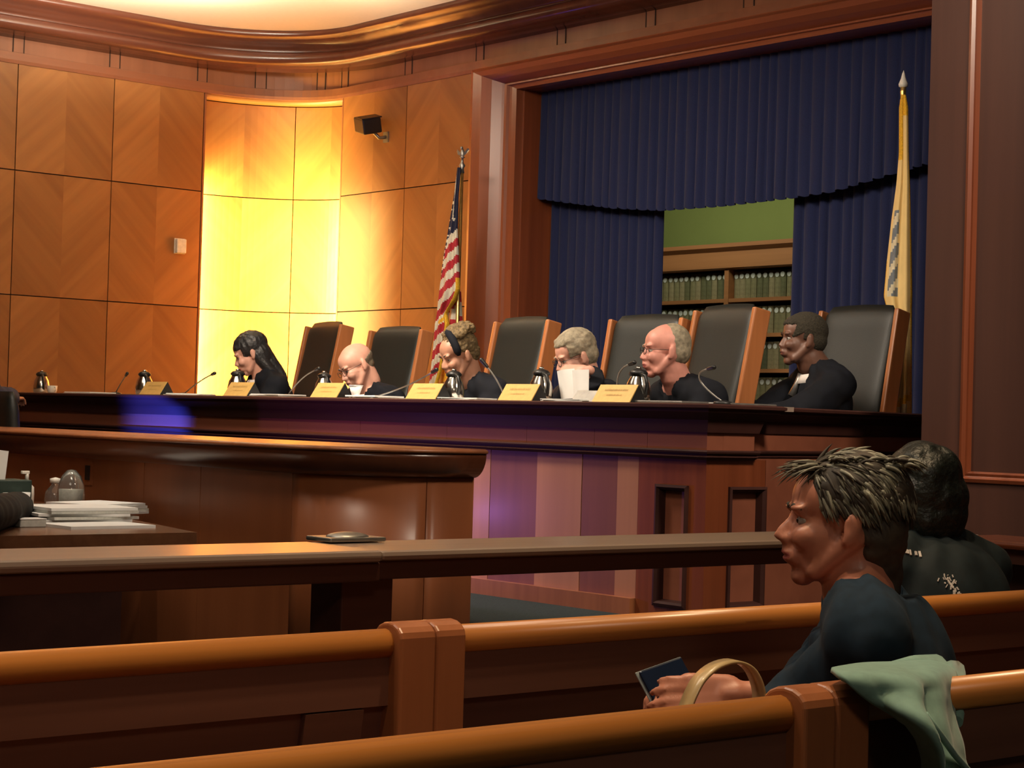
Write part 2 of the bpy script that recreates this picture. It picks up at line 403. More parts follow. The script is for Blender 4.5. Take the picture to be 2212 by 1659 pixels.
# lips that hide the strips, and the strips
obj('edge_board', MB().box(7.685, 7.70, YW-.014, YW+.022, .13, FRZ), 'frieze', wc)
obj('edge_board', MB().box(XW-.014, XW+.02, 12.26, 12.275, .13, FRZ), 'frieze', wc)
obj('light_strip', MB().box(7.57, 7.59, 12.975, 13.03, .6, 3.1), 'strip_led', wc)
obj('light_strip', MB().box(8.61, 8.67, 12.10, 12.12, .6, 3.0), 'strip_led', wc)
# --- frieze band, its narrow posts, lower rail
arc = [ellc(pi/2*k/16, .88, .67) for k in range(17)]
pathw = [(-4, YW)]+[(p.x, p.y) for p in arc]+[(XW, 5.4)]
fr = obj('trim_1', MB().sweep(pathw, [(.10, FRZ), (-.004, FRZ), (-.004, ZC), (.10, ZC)]), 'frieze', kind='structure')
obj('rail', MB().sweep(pathw, [(0, FRZ-.005), (-.022, FRZ-.005), (-.026, FRZ+.02), (-.022, FRZ+.075), (0, FRZ+.08)], smooth=False), 'frieze_x', fr)
def post(mp, u, w_=.085):
    mb = MB()
    for du in (-w_/2, w_/2): 
        vs = [mp(u+du-.004, z, h) for z in (FRZ+.08, FRZ+.24) for h in (0, .0095)]+[mp(u+du+.004, z, h) for z in (FRZ+.08, FRZ+.24) for h in (0, .0095)]
        mb.add(vs, [(0, 1, 3, 2), (4, 6, 7, 5), (0, 4, 5, 1), (2, 3, 7, 6), (1, 5, 7, 3)], 1)
    vs = [mp(u-w_/2, z, h) for z in (FRZ+.08, FRZ+.24) for h in (0, .007)]+[mp(u+w_/2, z, h) for z in (FRZ+.08, FRZ+.24) for h in (0, .007)]
    mb.add(vs, [(0, 1, 3, 2), (4, 6, 7, 5), (0, 4, 5, 1), (2, 3, 7, 6), (1, 5, 7, 3)], 0)
    obj('frieze_post', mb, ['frieze', 'gap'], fr)
for x in XL[:9]: post(mpL, x+(0 if x != 7.68 else -.02))
for th in (.55, 1.2): post(lambda u, v, h: V((*(ellc(u/.8, .88-h, .67-h)).xy, v)), th*.8)
for y in YB: post(mpB, y)
# --- crown moulding: big cove over a half round
cr = []
for k in range(9):
    a = math.radians(-100+k*(200/8)); cr.append((-.17-.062*math.cos(a), 3.675+.055*math.sin(a)))
prof = [(0, 3.60), (-.10, 3.615)]+cr+[(-.20, 3.745), (-.225, 3.775), (-.27, 3.80), (-.335, 3.815), (-.345, 3.83), (-.345, ZC+.01), (0, ZC+.01)]
A2 = [V((XW-1.35*(1-math.sin(t)), YW-1.2*(1-math.cos(t)))) for t in [pi/2*k/24 for k in range(25)]]
pathc = [(-4, YW)]+[(p.x, p.y) for p in A2]+[(XW, 5.4)]
obj('trim_2', MB().sweep(pathc, prof, smooth=True), 'crown_wood', kind='structure')
# --- framed opening in the back wall
tf = empty('trim_3', (XW, 10, .6), kind='structure')
mpF = lambda v: V((XW-.016-v.z, v.x, v.y))
fp = [(0, 0), (0, .085), (-.012, .105), (-.035, .11), (-.05, .095), (-.055, .10), (-.08, .175), (-.14, .205), (-.22, .19), (-.29, .15), (-.345, .10), (-.36, .085), (-.375, .10), (-.40, .10), (-.41, .08), (-.43, .075), (-.475, .07), (-.475, 0)]
pl = [(10.52, .3), (10.52, 3.415), (5.9, 3.415)]
y0, z0 = 10.52, 3.415
def fprof(s): return [(o*s, h) for o, h in fp]
# path runs up the left jamb and along the top; offsets point into the opening
def framebar(a, b, name, mat, da, db, w_):
    """one mitred length; a, b outer corners (y, z); da, db inward shift at each end for full width"""
    rings = []
    for (p, d) in ((a, da), (b, db)):
        rings.append([mpF(V((p[0]+d[0]*(-o/.475), p[1]+d[1]*(-o/.475), h))) for o, h in fp])
    return obj(name, MB().loft(rings, 0, False), mat, tf)
framebar((10.52, .2), (10.52, 3.415), 'jamb', 'frame_wood', (-.455, 0), (-.455, -.19), 1)
wood('frame_wood_y', (.27, .078, .033), 'Y', var=.18, fine=9, rough=.3, coat=.4)
framebar((10.52, 3.415), (5.7, 3.415), 'lintel', 'frame_wood_y', (-.455, -.19), (.0, -.19), 1)
obj('reveal', MB().box(XW-.02, XW+.30, 10.055, 10.09, .2, 3.235), 'mahogany', tf)
obj('reveal', MB().box(XW-.02, XW+.30, 6.1, 10.06, 3.225, 3.25), 'mahogany_y', tf)
# --- library behind
lib = empty('wall_library', (11, 9, ZG), kind='structure')
obj('plaster', MB().box(10.86, 10.98, 6, 13, ZG, 3.3), 'plaster', lib)
obj('plaster', MB().box(XW+.15, 10.9, 12.9, 13.0, ZG, 3.3), 'plaster', lib)
obj('plaster', MB().box(XW+.15, 10.9, 6.0, 6.1, ZG, 3.3), 'plaster', lib)
obj('ceiling_board', MB().box(XW+.15, 10.98, 6.0, 13.0, 3.25, 3.35), 'plaster', lib)
obj('floor', MB().box(XW+.14, 10.98, 6.0, 13.0, ZG, 0), 'carpet', kind='structure')
# --- right wing wall (dark panelling), nearer than the bench
wr = obj('wall_right', MB().box(XP+.02, XP+.3, 1.0, 5.46, ZG, ZC), 'wing_wood', kind='structure')
obj('return', MB().box(XP+.3, XW, 5.34, 5.46, ZG, ZC), 'wing_wood', wr)
pz0 = onX(2120, 1043, XP).z
ys = [5.46, 5.24, 4.76, 4.54, 4.06, 3.84, 3.36, 3.14, 2.66]
obj('plinth', MB().box(XP-.006, XP+.02, 1.0, 5.46, ZG, pz0), 'wing_wood', wr)
for k in range(0, 8, 2): obj('stile', MB().box(XP-.006, XP+.02, ys[k+1], ys[k], pz0, ZC-.2), 'wing_wood', wr)
for k in range(1, 8, 2):
    a, b = ys[k+1], ys[k]
    pm = [(0, 0), (0, .030), (.016, .036), (.028, .022), (.04, .026), (.05, .004), (.05, 0)]
    mb = MB().sweep([(b, pz0), (a, pz0), (a, ZC-.25), (b, ZC-.25)], [(-o, h) for o, h in pm], mp=lambda v: V((XP+.014-v.z, v.x, v.y)), closed=True)
    obj('panel_moulding', mb, 'mahogany', wr)
    obj('panel', MB().box(XP+.008, XP+.02, a, b, pz0, ZC-.2), 'wing_wood', wr)

# ================================================================== JUDGES' BENCH
BX, BY, BT = 5.86, 5.63, 1.016
jb = empty('judges_bench', (BX+.3, 9, ZF), 'long dark judges bench with striped veneer front and blue-lit fascia', 'bench')
mainp = [(BX, 12.9), (BX, BY), (BX+.5, BY), (BX+.5, BY+.12)]
retp = [(BX+.5, BY+.12), (XW-.03, 6.30)]
def both(prof, name, mat, smooth=False, label=None):
    obj(name, MB().sweep(mainp, prof, smooth=smooth), mat, jb, label=label)
    obj(name, MB().sweep(retp, prof, smooth=smooth), mat, jb, label=label)
both([(.016, BT), (.0, BT-.006), (.0, BT-.018), (.012, BT-.024), (.06, BT-.024), (.06, BT)], 'top_nosing', 'bench_edge')
mb = MB(); mb.box(BX+.05, BX+.42, BY+.40, 12.9, BT-.022, BT-.0005); mb.box(BX+.05, BX+.6, BY+.05, BY+.40, BT-.022, BT-.0008)
obj('bench_top', mb, 'bar_top', jb)
obj('bench_top', MB().sweep(retp, [(.05, BT-.022), (.05, BT-.001), (.16, BT-.001), (.16, BT-.022)]), 'bar_top', jb)
both([(.02, BT-.024), (.02, BT-.036), (.07, BT-.07), (.085, .892), (.3, .892), (.3, BT-.024)], 'cornice', 'bench_edge')
both([(.082, .815), (.078, .808), (.082, .80), (.092, .80), (.092, .79), (.085, .785), (.10, .772), (.13, .772), (.13, .815)], 'moulding', 'bench_edge')
# fascia blocks
fy = [12.9, 11.9, 10.93, 10.05, 9.0, 8.3, 7.55, 6.93, 6.45, 6.10, 5.73]
for a, b in zip(fy[:-1], fy[1:]): obj('fascia', MB().box(BX+.10, BX+.2, b+.001, a-.001, .813, .893), 'bench_fascia', jb)
obj('fascia', MB().box(BX+.2, BX+.40, BY+.10, BY+.2, .813, .893), 'bench_fascia', jb)
obj('fascia', MB().sweep(retp, [(.10, .813), (.10, .893), (.2, .893), (.2, .813)]), 'bench_fascia', jb)
vy = [6.17, 6.31, 6.55, 6.87, 7.22]
while vy[-1] < 12.5: vy.append(vy[-1]+.36)
for k in range(len(vy)-1):
    d = k % 2 == 1
    off = 0 if not d else .002
    obj('veneer_panel', MB().box(BX+.12+off, BX+.2, vy[k]+.0012, vy[k+1]-.0012, ZF, .774), 'bench_dark' if d else 'bench_light', jb, label='dark veneer stripe' if d else 'light veneer stripe')
obj('body', MB().box(BX+.2, BX+.26, BY+.2, 12.9, ZF, .89), 'gap', jb)
obj('body', MB().sweep([(BX+.52, BY+.22), (XW-.03, 6.40)], [(0, ZF), (0, .89), (.06, .89), (.06, ZF)]), 'bench_fascia', jb)
obj('desk_top', MB().box(BX+.26, BX+.62, BY+.5, 12.9, .86, .89), 'bench_edge', jb)
obj('base_trim', MB().box(BX+.085, BX+.13, 6.17, 12.9, ZF, ZF+.075), 'pew_end', jb)
# corner block with recessed panels
def recess(mp, u0, u1, z0, z1):
    mb = MB(); pr = [(0, 0), (0, .012), (.012, .016), (.022, .004), (.03, -.035), (.03, -.05)]
    rings = []
    for (u, z, su, sz) in ((u0, z0, 1, 1), (u1, z0, -1, 1), (u1, z1, -1, -1), (u0, z1, 1, -1), (u0, z0, 1, 1)):
        rings.append([mp(u+su*o, z+sz*o, h) for o, h in pr])
    mb.loft(rings, 0, False, False); obj('recess_moulding', mb, 'bench_edge', jb)
    obj('recess_panel', MB().add([mp(u, z, h) for h in (-.05, -.03) for u in (u0+.02, u1-.02) for z in (z0+.02, z1-.02)], [(0, 1, 3, 2), (4, 6, 7, 5), (0, 4, 5, 1), (2, 3, 7, 6), (0, 2, 6, 4), (1, 5, 7, 3)]), 'bench_fascia', jb)
ra = onX(1417, 1100, BX+.12).y; rb = onX(1487, 1100, BX+.12).y
za = onX(1450, 1047, BX+.12).z; zb = onX(1450, 1312, BX+.12).z
mX = lambda u, z, h: V((BX+.12-h, u, z)); mY = lambda u, z, h: V((u, BY+.12-h, z))
mb = MB(); mb.box(BX+.12, BX+.2, ra, 6.17, ZF, .774); mb.box(BX+.12, BX+.2, BY+.12, rb, ZF, .774); mb.box(BX+.12, BX+.2, rb, ra, za, .774); mb.box(BX+.12, BX+.2, rb, ra, ZF, zb)
obj('corner_face', mb, 'mahogany', jb)
recess(mX, rb, ra, zb, za)
rc = onY(1572, 1100, BY+.12).x; rd = onY(1652, 1100, BY+.12).x
mb = MB(); mb.box(BX+.2, rc, BY+.12, BY+.2, ZF, .774); mb.box(rd, BX+.5, BY+.12, BY+.2, ZF, .774); mb.box(rc, rd, BY+.12, BY+.2, za, .774); mb.box(rc, rd, BY+.12, BY+.2, ZF, zb)
obj('corner_face', mb, 'mahogany', jb)
recess(mY, rc, rd, zb, za)
obj('corner_side', MB().box(BX+.42, BX+.5, BY+.2, BY+.3, ZF, .774), 'mahogany', jb)
# judges' floor behind the bench
obj('floor', MB().box(BX+.26, XW, 6.75, YW, ZF, ZJ), 'carpet', kind='structure')
obj('floor', MB().box(BX+.66, XW, 6.4, 6.75, ZF, ZJ), 'carpet', kind='structure')

# ================================================================== CLERK'S DESK
DX = 4.37; DYE = 6.13; DT = .797
cdk = empty('clerk_desk', (DX+.3, 9, -.3), 'long reddish clerk desk with coved overhanging top in front of the judges bench', 'desk')
# plan of the body front: straight, then a rounded corner, then the short end
RC = .42
dpath = [(DX, 12.6), (DX, 9.6)]+[(DX+RC*(1-math.cos(t)), DYE+RC*(1-math.sin(t))) for t in [pi/2*k/14 for k in range(15)]]+[(DX+.62, DYE)]
pr = [(-.07, DT), (-.086, DT-.006), (-.09, DT-.012), (-.086, DT-.018), (-.075, DT-.022), (.1, DT-.022), (.1, DT)]
cov = [(-.078+.085*(1-math.cos(t)), DT-.022-.100*math.sin(t)) for t in [pi/2*k/8 for k in range(9)]]+[(.1, DT-.122), (.1, DT-.022)]
ext = [dpath[-1]]
obj('top_nosing', MB().sweep(dpath, pr, smooth=True), 'pew_end', cdk)
obj('cove_moulding', MB().sweep(dpath, cov, smooth=True), 'desk_edge', cdk)
# flared end of the cove
obj('cove_end', MB().sweep([(DX+.60, DYE+.5), (DX+.60, DYE)], [(-o, z) for o, z in []] or [(0, DT-.122), (0, DT-.022), (.02, DT-.022), (.02, DT-.122)]), 'desk_edge', cdk)
tp = MB(); ins = [(x+.02, y+.02) for x, y in dpath]+[(DX+.62, 12.6)]
for z_ in (DT-.021, DT-.0006): tp.add([(x, y, z_) for x, y in ins], [tuple(range(len(ins)))])
obj('desk_top', tp, 'pew_end', cdk)
yb0 = [12.6, 11.0, onX(310, 1080, DX).y, onX(432, 1080, DX).y, DYE+RC]
for k, (a, b) in enumerate(zip(yb0[:-1], yb0[1:])):
    obj('front_panel', MB().box(DX, DX+.04, b+.0025, a-.0025, -.30, DT-.118), 'desk_wood', cdk)
arcp = dpath[2:]
def bent(pts, name):
    obj(name, MB().sweep(pts, [(0, -.30), (0, DT-.118), (.04, DT-.118), (.04, -.30)], smooth=True), 'desk_wood', cdk)
ks = max(range(len(arcp)), key=lambda k: -abs(((V((*arcp[k], .3))-CAM).dot(rt)/(V((*arcp[k], .3))-CAM).dot(fw))*F+1106-905))
bent(arcp[:ks+1], 'curved_panel'); 
q_ = arcp[ks:]; q_[0] = (q_[0][0]+.004, q_[0][1]-.0005); bent(q_, 'end_panel')
obj('carcass', MB().box(DX+.30, DX+.60, DYE+.30, 12.6, -.30, DT-.03), 'gap', cdk)
p = onX(191, 1021, DX)
ol = obj('outlet', MB().box(DX-.004, DX+.002, p.y-.045, p.y+.045, p.z-.06, p.z+.06), 'desk_wood', cdk)
obj('socket', MB().box(DX-.008, DX-.003, p.y-.022, p.y+.022, p.z-.035, p.z+.035), 'black_plastic', ol)

# ================================================================== THE BAR (gallery rail)
RT = .606; RY = 3.90
br = empty('bar_rail', (2, RY-.15, ZG), 'wide flat-topped wooden rail between the gallery and the well', 'rail')
def slab(a, b, y0, y1, zt, th, name, mat, bev=.012):
    return obj(name, MB().box(a, b, y0, y1, zt-th, zt, bev=bev), mat, br)
xg = onY(832, 1196, RY-.32).x; 
slab(-3.8, xg, RY-.32, RY, RT+.001, .028, 'rail_top', 'bar_top')
slab(-3.8, xg+.003, RY-.30, RY-.02, RT-.028, .045, 'rail_apron', 'bar_dark', .004)
slab(xg+.004, 5.0, RY-.30, RY+.02, RT-.002, .024, 'rail_top', 'bar_top')
slab(xg+.004, 4.97, RY-.28, RY, RT-.026, .045, 'rail_apron', 'bar_dark', .004)
obj('rail_top', MB().box(4.76, 5.06, .9, RY-.31, RT-.026, RT-.002, bev=.01), 'mahogany_y', br)
obj('rail_apron', MB().box(4.79, 5.03, .9, RY-.31, RT-.07, RT-.027), 'bar_dark', br)
obj('side_panel', MB().box(4.88, 4.94, .9, RY-.3, ZG, RT-.07), 'wing_wood', br)
px = onY(757, 1280, RY-.16).x
obj('post', MB().box(px-.075, px+.075, RY-.23, RY-.10, ZG, RT-.07, bev=.004), 'bar_dark', br)
for x in (-1.2, .2, 4.85): obj('post', MB().box(x-.06, x+.06, RY-.22, RY-.10, ZG, RT-.07, bev=.004), 'bar_dark', br)
c = onY(755, 1168, RY-.02)
h = obj('hinge_cap', MB().box(c.x-.085, c.x+.085, RY-.06, RY+.05, RT+.001, RT+.012, bev=.004).ell((c.x, RY-.01, RT+.010), (.06, .045, .014)), 'dull_steel', br, label='grey metal gate hinge cap')

# ================================================================== PEWS
ZP = .55
def pew(y, x0, x1, label, ends):
    e = empty('pew', ((x0+x1)/2, y+.2, ZG), label, 'pew', 'wooden gallery pews')
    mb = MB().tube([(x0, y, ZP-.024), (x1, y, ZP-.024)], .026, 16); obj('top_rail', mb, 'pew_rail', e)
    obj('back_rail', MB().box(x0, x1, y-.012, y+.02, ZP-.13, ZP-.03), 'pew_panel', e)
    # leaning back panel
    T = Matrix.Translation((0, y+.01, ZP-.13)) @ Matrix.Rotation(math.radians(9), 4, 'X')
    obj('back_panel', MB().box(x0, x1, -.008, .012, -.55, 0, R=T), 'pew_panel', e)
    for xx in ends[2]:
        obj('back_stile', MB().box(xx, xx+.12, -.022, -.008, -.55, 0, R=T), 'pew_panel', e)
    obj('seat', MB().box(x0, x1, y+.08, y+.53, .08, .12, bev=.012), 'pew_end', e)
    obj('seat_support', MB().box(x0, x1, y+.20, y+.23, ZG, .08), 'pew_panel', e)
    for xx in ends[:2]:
        if xx is None: continue
        a, b, sgn = xx
        # pew end board: profile in the YZ plane, rounded top
        pr = [(y-.045, ZG)]+[(y-.005-.04*math.cos(t), ZP-.012+.026*math.sin(t)) for t in [pi*k/8 for k in range(8)]]+[(y+.045, ZP-.06), (y+.09, ZP-.2), (y+.14, .30), (y+.20, .28), (y+.36, .25), (y+.52, .24), (y+.55, .18), (y+.55, ZG)]
        r0 = [V((a, p[0], p[1])) for p in pr]; r1 = [V((b, p[0], p[1])) for p in pr]
        bm = bmesh.new(); v0 = [bm.verts.new(p) for p in r0]; v1 = [bm.verts.new(p) for p in r1]
        n_ = len(v0); f0 = bm.faces.new(v0[::-1]); f1 = bm.faces.new(v1)
        for k in range(n_): bm.faces.new((v0[k], v0[(k+1) % n_], v1[(k+1) % n_], v1[k]))
        bmesh.ops.recalc_face_normals(bm, faces=bm.faces)
        bmesh.ops.bevel(bm, geom=[q for q in bm.edges if abs(q.verts[0].co.x-q.verts[1].co.x) < 1e-6], offset=.006, segments=3, affect='EDGES', profile=.5)
        bm.verts.index_update(); m_ = MB().add([v.co.copy() for v in bm.verts], [[v.index for v in f.verts] for f in bm.faces], 0, False); bm.free()
        obj('pew_end', m_, 'pew_end', e)
    return e
Y2, Y1 = 2.66, 1.76
q0 = onY(866, 1400, Y2-.045).x; q1 = onY(944, 1400, Y2-.045).x; q2 = onY(1008, 1400, Y2-.045).x
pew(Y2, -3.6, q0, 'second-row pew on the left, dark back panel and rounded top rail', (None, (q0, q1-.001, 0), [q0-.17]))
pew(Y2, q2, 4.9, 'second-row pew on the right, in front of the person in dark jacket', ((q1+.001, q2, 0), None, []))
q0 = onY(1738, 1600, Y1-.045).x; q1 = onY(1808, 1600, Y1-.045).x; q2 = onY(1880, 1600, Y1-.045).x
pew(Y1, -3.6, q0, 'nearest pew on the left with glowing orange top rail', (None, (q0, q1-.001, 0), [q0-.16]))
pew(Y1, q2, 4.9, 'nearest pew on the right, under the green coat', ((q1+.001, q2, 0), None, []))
# ================================================================== CURTAINS IN THE OPENING
def pleats(name, yA, yB, X, zt, zb, period, amp, label, cat, seed, grp=None, gather=0):
    rnd = random.Random(seed); n = int(abs(yA-yB)/period); npp = 10; rows = 12
    ph = [0]
    for k in range(n): ph.append(ph[-1]+rnd.uniform(.75, 1.25))
    L = ph[-1]; tabs = []; 
    mb = MB(); cols = []
    for k in range(n):
        for q in range(npp):
            u = (ph[k]+(ph[k+1]-ph[k])*q/npp)/L; a = rnd.uniform(-.002, .002)
            cols.append((u, q/npp, k))
    cols.append((1, 0, n))
    sk = [rnd.uniform(-.25, .25) for _ in range(n+2)]; am = [rnd.uniform(.75, 1.2) for _ in range(n+2)]
    vs = []
    for r in range(rows+1):
        t = r/rows
        for (u, q, k) in cols:
            y = yA+(yB-yA)*u
            z = (zt(y) if callable(zt) else zt)*(1-t)+(zb(y) if callable(zb) else zb)*t
            w_ = q+sk[k]*.3*t*math.sin(pi*q)
            d = (abs(math.sin(pi*w_))**.75)*amp*am[k]*(.55+.45*t)
            vs.append(V((X-d, y+.006*math.sin(k*2.1+t*2)*t, z+(.006*math.sin(2*pi*q) if t == 1 else 0))))
    W_ = len(cols)
    fs = [(r*W_+c, r*W_+c+1, (r+1)*W_+c+1, (r+1)*W_+c) for r in range(rows) for c in range(W_-1)]
    mb.add(vs, fs, 0, True)
    back = [V((v.x+.006, v.y, v.z)) for v in vs]; mb.add(back, [f[::-1] for f in fs], 0, True)
    e = empty(name, (X, (yA+yB)/2, min(v.z for v in vs)), label, cat, grp)
    obj('cloth', mb, 'navy', e)
    obj('heading_rail', MB().box(X+.008, X+.03, min(yA, yB), max(yA, yB), (zt if not callable(zt) else zt(yA))-.04, zt if not callable(zt) else zt(yA)), 'black_plastic', e)
    return e
XV = XW+.14
vyL = 10.06; vyR = 6.15
pz = [(onX(a, b, XV).y, onX(a, b, XV).z) for a, b in ((1152, 427), (1230, 438), (1330, 450), (1430, 455), (1560, 446), (1715, 428), (1800, 415), (1880, 392), (2005, 355))]
ysv = [p[0] for p in pz][::-1]; zsv = [p[1] for p in pz][::-1]
zval = lambda y: float(np.interp(y, ysv, zsv))
pleats('curtain_valance', vyL, vyR, XV, 3.225, zval, .086, .035, 'wide navy pleated valance across the top of the framed opening', 'valance', 3)
ya, yb_ = onX(1158, 600, XV+.12).y, onX(1430, 600, XV+.12).y
pleats('curtain', min(ya, 10.05), yb_, XV+.12, 3.2, .62, .082, .04, 'navy pleated curtain on the left of the bookcase gap', 'curtain', 5, 'navy side curtains')
ya = onX(1712, 600, XV+.12).y
pleats('curtain', ya, vyR+.0, XV+.12, 3.2, .62, .088, .04, 'navy pleated curtain on the right, behind the buff flag', 'curtain', 8, 'navy side curtains')
obj('plaster', MB().box(XW+.27, XW+.30, vyR-.1, 10.1, 3.2, 3.3), 'gap', lib)
# ================================================================== BOOKCASE AND BOOKS
XB = 10.42
zt_ = onX(1570, 527, XB).z; zc = onX(1570, 582, XB).z; s1 = onX(1500, 648, XB).z; s2 = onX(1660, 719, XB).z
gapz = (s1-s2)
shz = [s1-gapz*k for k in range(7)]
bk = empty('bookcase', (XB+.15, 10.3, 0), 'tall honey-brown bookcase full of law books behind the curtains', 'bookcase')
obj('cornice', MB().sweep([(XB, 12.3), (XB, 8.3)], [(0, zc), (-.02, zc+.01), (-.02, zt_-.06), (-.05, zt_-.03), (-.05, zt_), (.3, zt_), (.3, zc)]), 'shelf_wood', bk)
yd = onX(1568, 650, XB).y
ups = [yd+1.16*k for k in (-2, -1, 0, 1, 2)]
ups = [yd+k*1.12 for k in (-1, 0, 1)]
for y in ups+[ups[-1]+1.12]: obj('upright', MB().box(XB, XB+.28, y-.022, y+.022, 0, zc), 'shelf_wood', bk)
for z in shz: obj('shelf', MB().box(XB+.004, XB+.28, ups[0], ups[-1]+1.12, z-.028, z), 'shelf_wood', bk)
obj('back', MB().box(XB+.28, XB+.30, ups[0], ups[-1]+1.12, 0, zc), 'gap', bk)
obj('base', MB().box(XB, XB+.28, ups[0], ups[-1]+1.12, 0, max(.02, shz[-1]-.028)), 'shelf_wood', bk)
protos = []
for i in range(4):
    mb = MB(); h = gapz-.062; 
    # rounded spine
    ring = [V((0, -.027, 0)), V((.18, -.027, 0)), V((.18, .027, 0)), V((0, .027, 0)), V((-.008, .012, 0)), V((-.008, -.012, 0))]
    mb.loft([[V((p.x, p.y, z)) for p in ring] for z in (0, h)], 0, False)
    mb2 = MB().tube([(-.0085, 0, h-.034), (-.011, 0, h-.034)], .020, 12)
    protos.append((mb.mesh('book', 'book_%s' % 'abcd'[i]), mb2.mesh('spine_label', 'label_white'), h))
rb_ = random.Random(11)
rown = ['topmost', 'second', 'third', 'fourth']
ordn = 'first second third fourth fifth sixth seventh eighth ninth tenth eleventh twelfth thirteenth fourteenth fifteenth sixteenth seventeenth eighteenth'.split()
for r in range(4):
    for side, sg in (('right', -1), ('left', 1)):
        k = 0
        while k < 17:
            y = yd+sg*(.026+.029+.0585*k); i = rb_.choice([0, 1, 2, 3])
            if 9.05 < y < 10.8:
                o = link('book', protos[i][0], None, (XB+.05+rb_.uniform(0, .01), y, shz[r]))
                tag(o, 'law book, %s to the %s of the divider on the %s visible shelf' % (ordn[k], side, rown[r]), 'book', 'law books on the %s shelf' % rown[r])
                if rb_.random() < .95: link('spine_label', protos[i][1], o)
            k += 1
# ================================================================== FLAGS
def ringloft(mb, rows, X, amp, folds, matf, nn=44, seed=0, slabd=.05):
    """rows: (y_px, left_px, right_px); a closed, folded bag of cloth hanging at depth X"""
    rings = []
    for (yp, l, r) in rows:
        a = onX(l, yp, X); b = onX(r, yp, X); w_ = (b-a); ring = []
        for k in range(nn):
            t = 2*k/nn
            if t <= 1: u = t; fr = 1
            else: u = 2-t; fr = -1
            e_ = math.sqrt(max(0, 1-(2*u-1)**2))
            wv = math.cos(folds*2*pi*u+seed)*amp*e_*min(1, w_.length*6)
            d = fr*slabd*e_*min(1, w_.length*5)+(wv if fr > 0 else 0)
            c = a+w_*u; ring.append(V((c.x-d*.8, c.y-d*.55, c.z)))
        rings.append(ring)
    n = nn; b0 = len(mb.v); mb.v += [tuple(p) for rg_ in rings for p in rg_]
    for i in range(len(rings)-1):
        for j in range(n):
            k = (j+1) % n; mb.f.append((b0+i*n+j, b0+i*n+k, b0+(i+1)*n+k, b0+(i+1)*n+j))
            tt = 2*(j+.5)/n; u = tt if tt <= 1 else 2-tt
            mb.m.append(matf(u, rows[i], tt <= 1)); mb.sm.append(True)
    mb.add(rings[-1], [tuple(range(n))], 0)
    return mb
def dense(rows, n):
    y = np.linspace(rows[0][0], rows[-1][0], n); ys_ = [r[0] for r in rows]
    return list(zip(y, np.interp(y, ys_, [r[1] for r in rows]), np.interp(y, ys_, [r[2] for r in rows])))
XF = 7.95
pt = onX(999, 326, XF); 
fl = empty('flag', (pt.x, pt.y, ZJ), 'striped national flag with gold fringe hanging furled between two judges chairs', 'flag', 'flags on poles')
pole = MB().tube([(pt.x, pt.y, ZJ+.1), (pt.x, pt.y, pt.z-.14)], .013, 10); obj('pole', pole, 'brass', fl)
obj('base', MB().lathe([(.0, 0), (.15, 0), (.15, .02), (.05, .05), (.03, .10), (.0, .10)], (pt.x, pt.y, ZJ)), 'brass', fl)
z = pt.z
eg = MB().lathe([(.0, -.15), (.018, -.15), (.012, -.12), (.022, -.10), (.010, -.08), (.008, -.05), (.02, -.045), (.004, -.03)], pt, 10)
eg.ell((pt.x, pt.y, z-.02), (.014, .014, .035)); eg.ell((pt.x-.008, pt.y, z+.018), (.011, .009, .012))
for s in (-1, 1):
    eg.add([V((pt.x, pt.y+s*.008, z-.02)), V((pt.x, pt.y+s*.055, z+.015)), V((pt.x+.006, pt.y+s*.07, z+.002)), V((pt.x, pt.y+s*.05, z-.02)), V((pt.x+.004, pt.y+s*.008, z-.035)),
            V((pt.x+.008, pt.y+s*.008, z-.02)), V((pt.x+.008, pt.y+s*.055, z+.012)), V((pt.x+.008, pt.y+s*.008, z-.035))], [(0, 1, 2, 3, 4), (5, 7, 3, 2, 6), (0, 5, 6, 1), (4, 3, 7)])
obj('eagle_finial', eg, 'dull_steel', fl)
rows = dense([(362, 988, 996), (420, 981, 991), (500, 968, 989), (560, 958, 992), (625, 950, 994), (650, 947, 985), (678, 944, 966), (700, 940, 971), (730, 938, 966), (790, 932, 958), (856, 924, 938)], 150)
stars = [(980, 437), (975, 452), (982, 472), (971, 475), (974, 492), (978, 418), (968, 508)]
def usm(u, row, front):
    y, l, r = row; x = l+(r-l)*u
    if x > r-5.5 and 600 < y < 679 and u > .8: return 3
    if x > r-7 and y > 678: return 3
    d = y+(x-985)*1.05
    if d < 497-0*(x):
        for sx, sy in stars:
            if (x-sx)**2+(y-sy)**2 < 9: return 0
        if abs(x-(986-(y-370)*.05)) < .9 and y < 470: return 0
        return 2
    if 500 < y < 600 and x < l+3: return 2 if int(y/6) % 2 else 0
    if abs((y-678)+(x-965)*1.5) < 5 and y < 700 and x > 945: return 3
    return 1 if int((d-497)/19) % 2 else 0
fm = MB(); ringloft(fm, rows, XF-.03, .022, 2.2, usm, 64, .4)
obj('flag_cloth', fm, ['flag_white', 'flag_red', 'flag_blue', 'fringe'], fl)
rows2 = dense([(630, 972, 996), (720, 962, 1001), (800, 955, 990), (850, 950, 975)], 30)
fm = MB(); ringloft(fm, rows2, XF+.05, .02, 2, lambda u, r, f: 3 if (r[0] > 700 and u < .7) else (1 if int((r[0]+u*20)/24) % 2 else 0), 36, 1)
obj('flag_fold', fm, ['flag_white', 'flag_red', 'flag_blue', 'fringe'], fl)
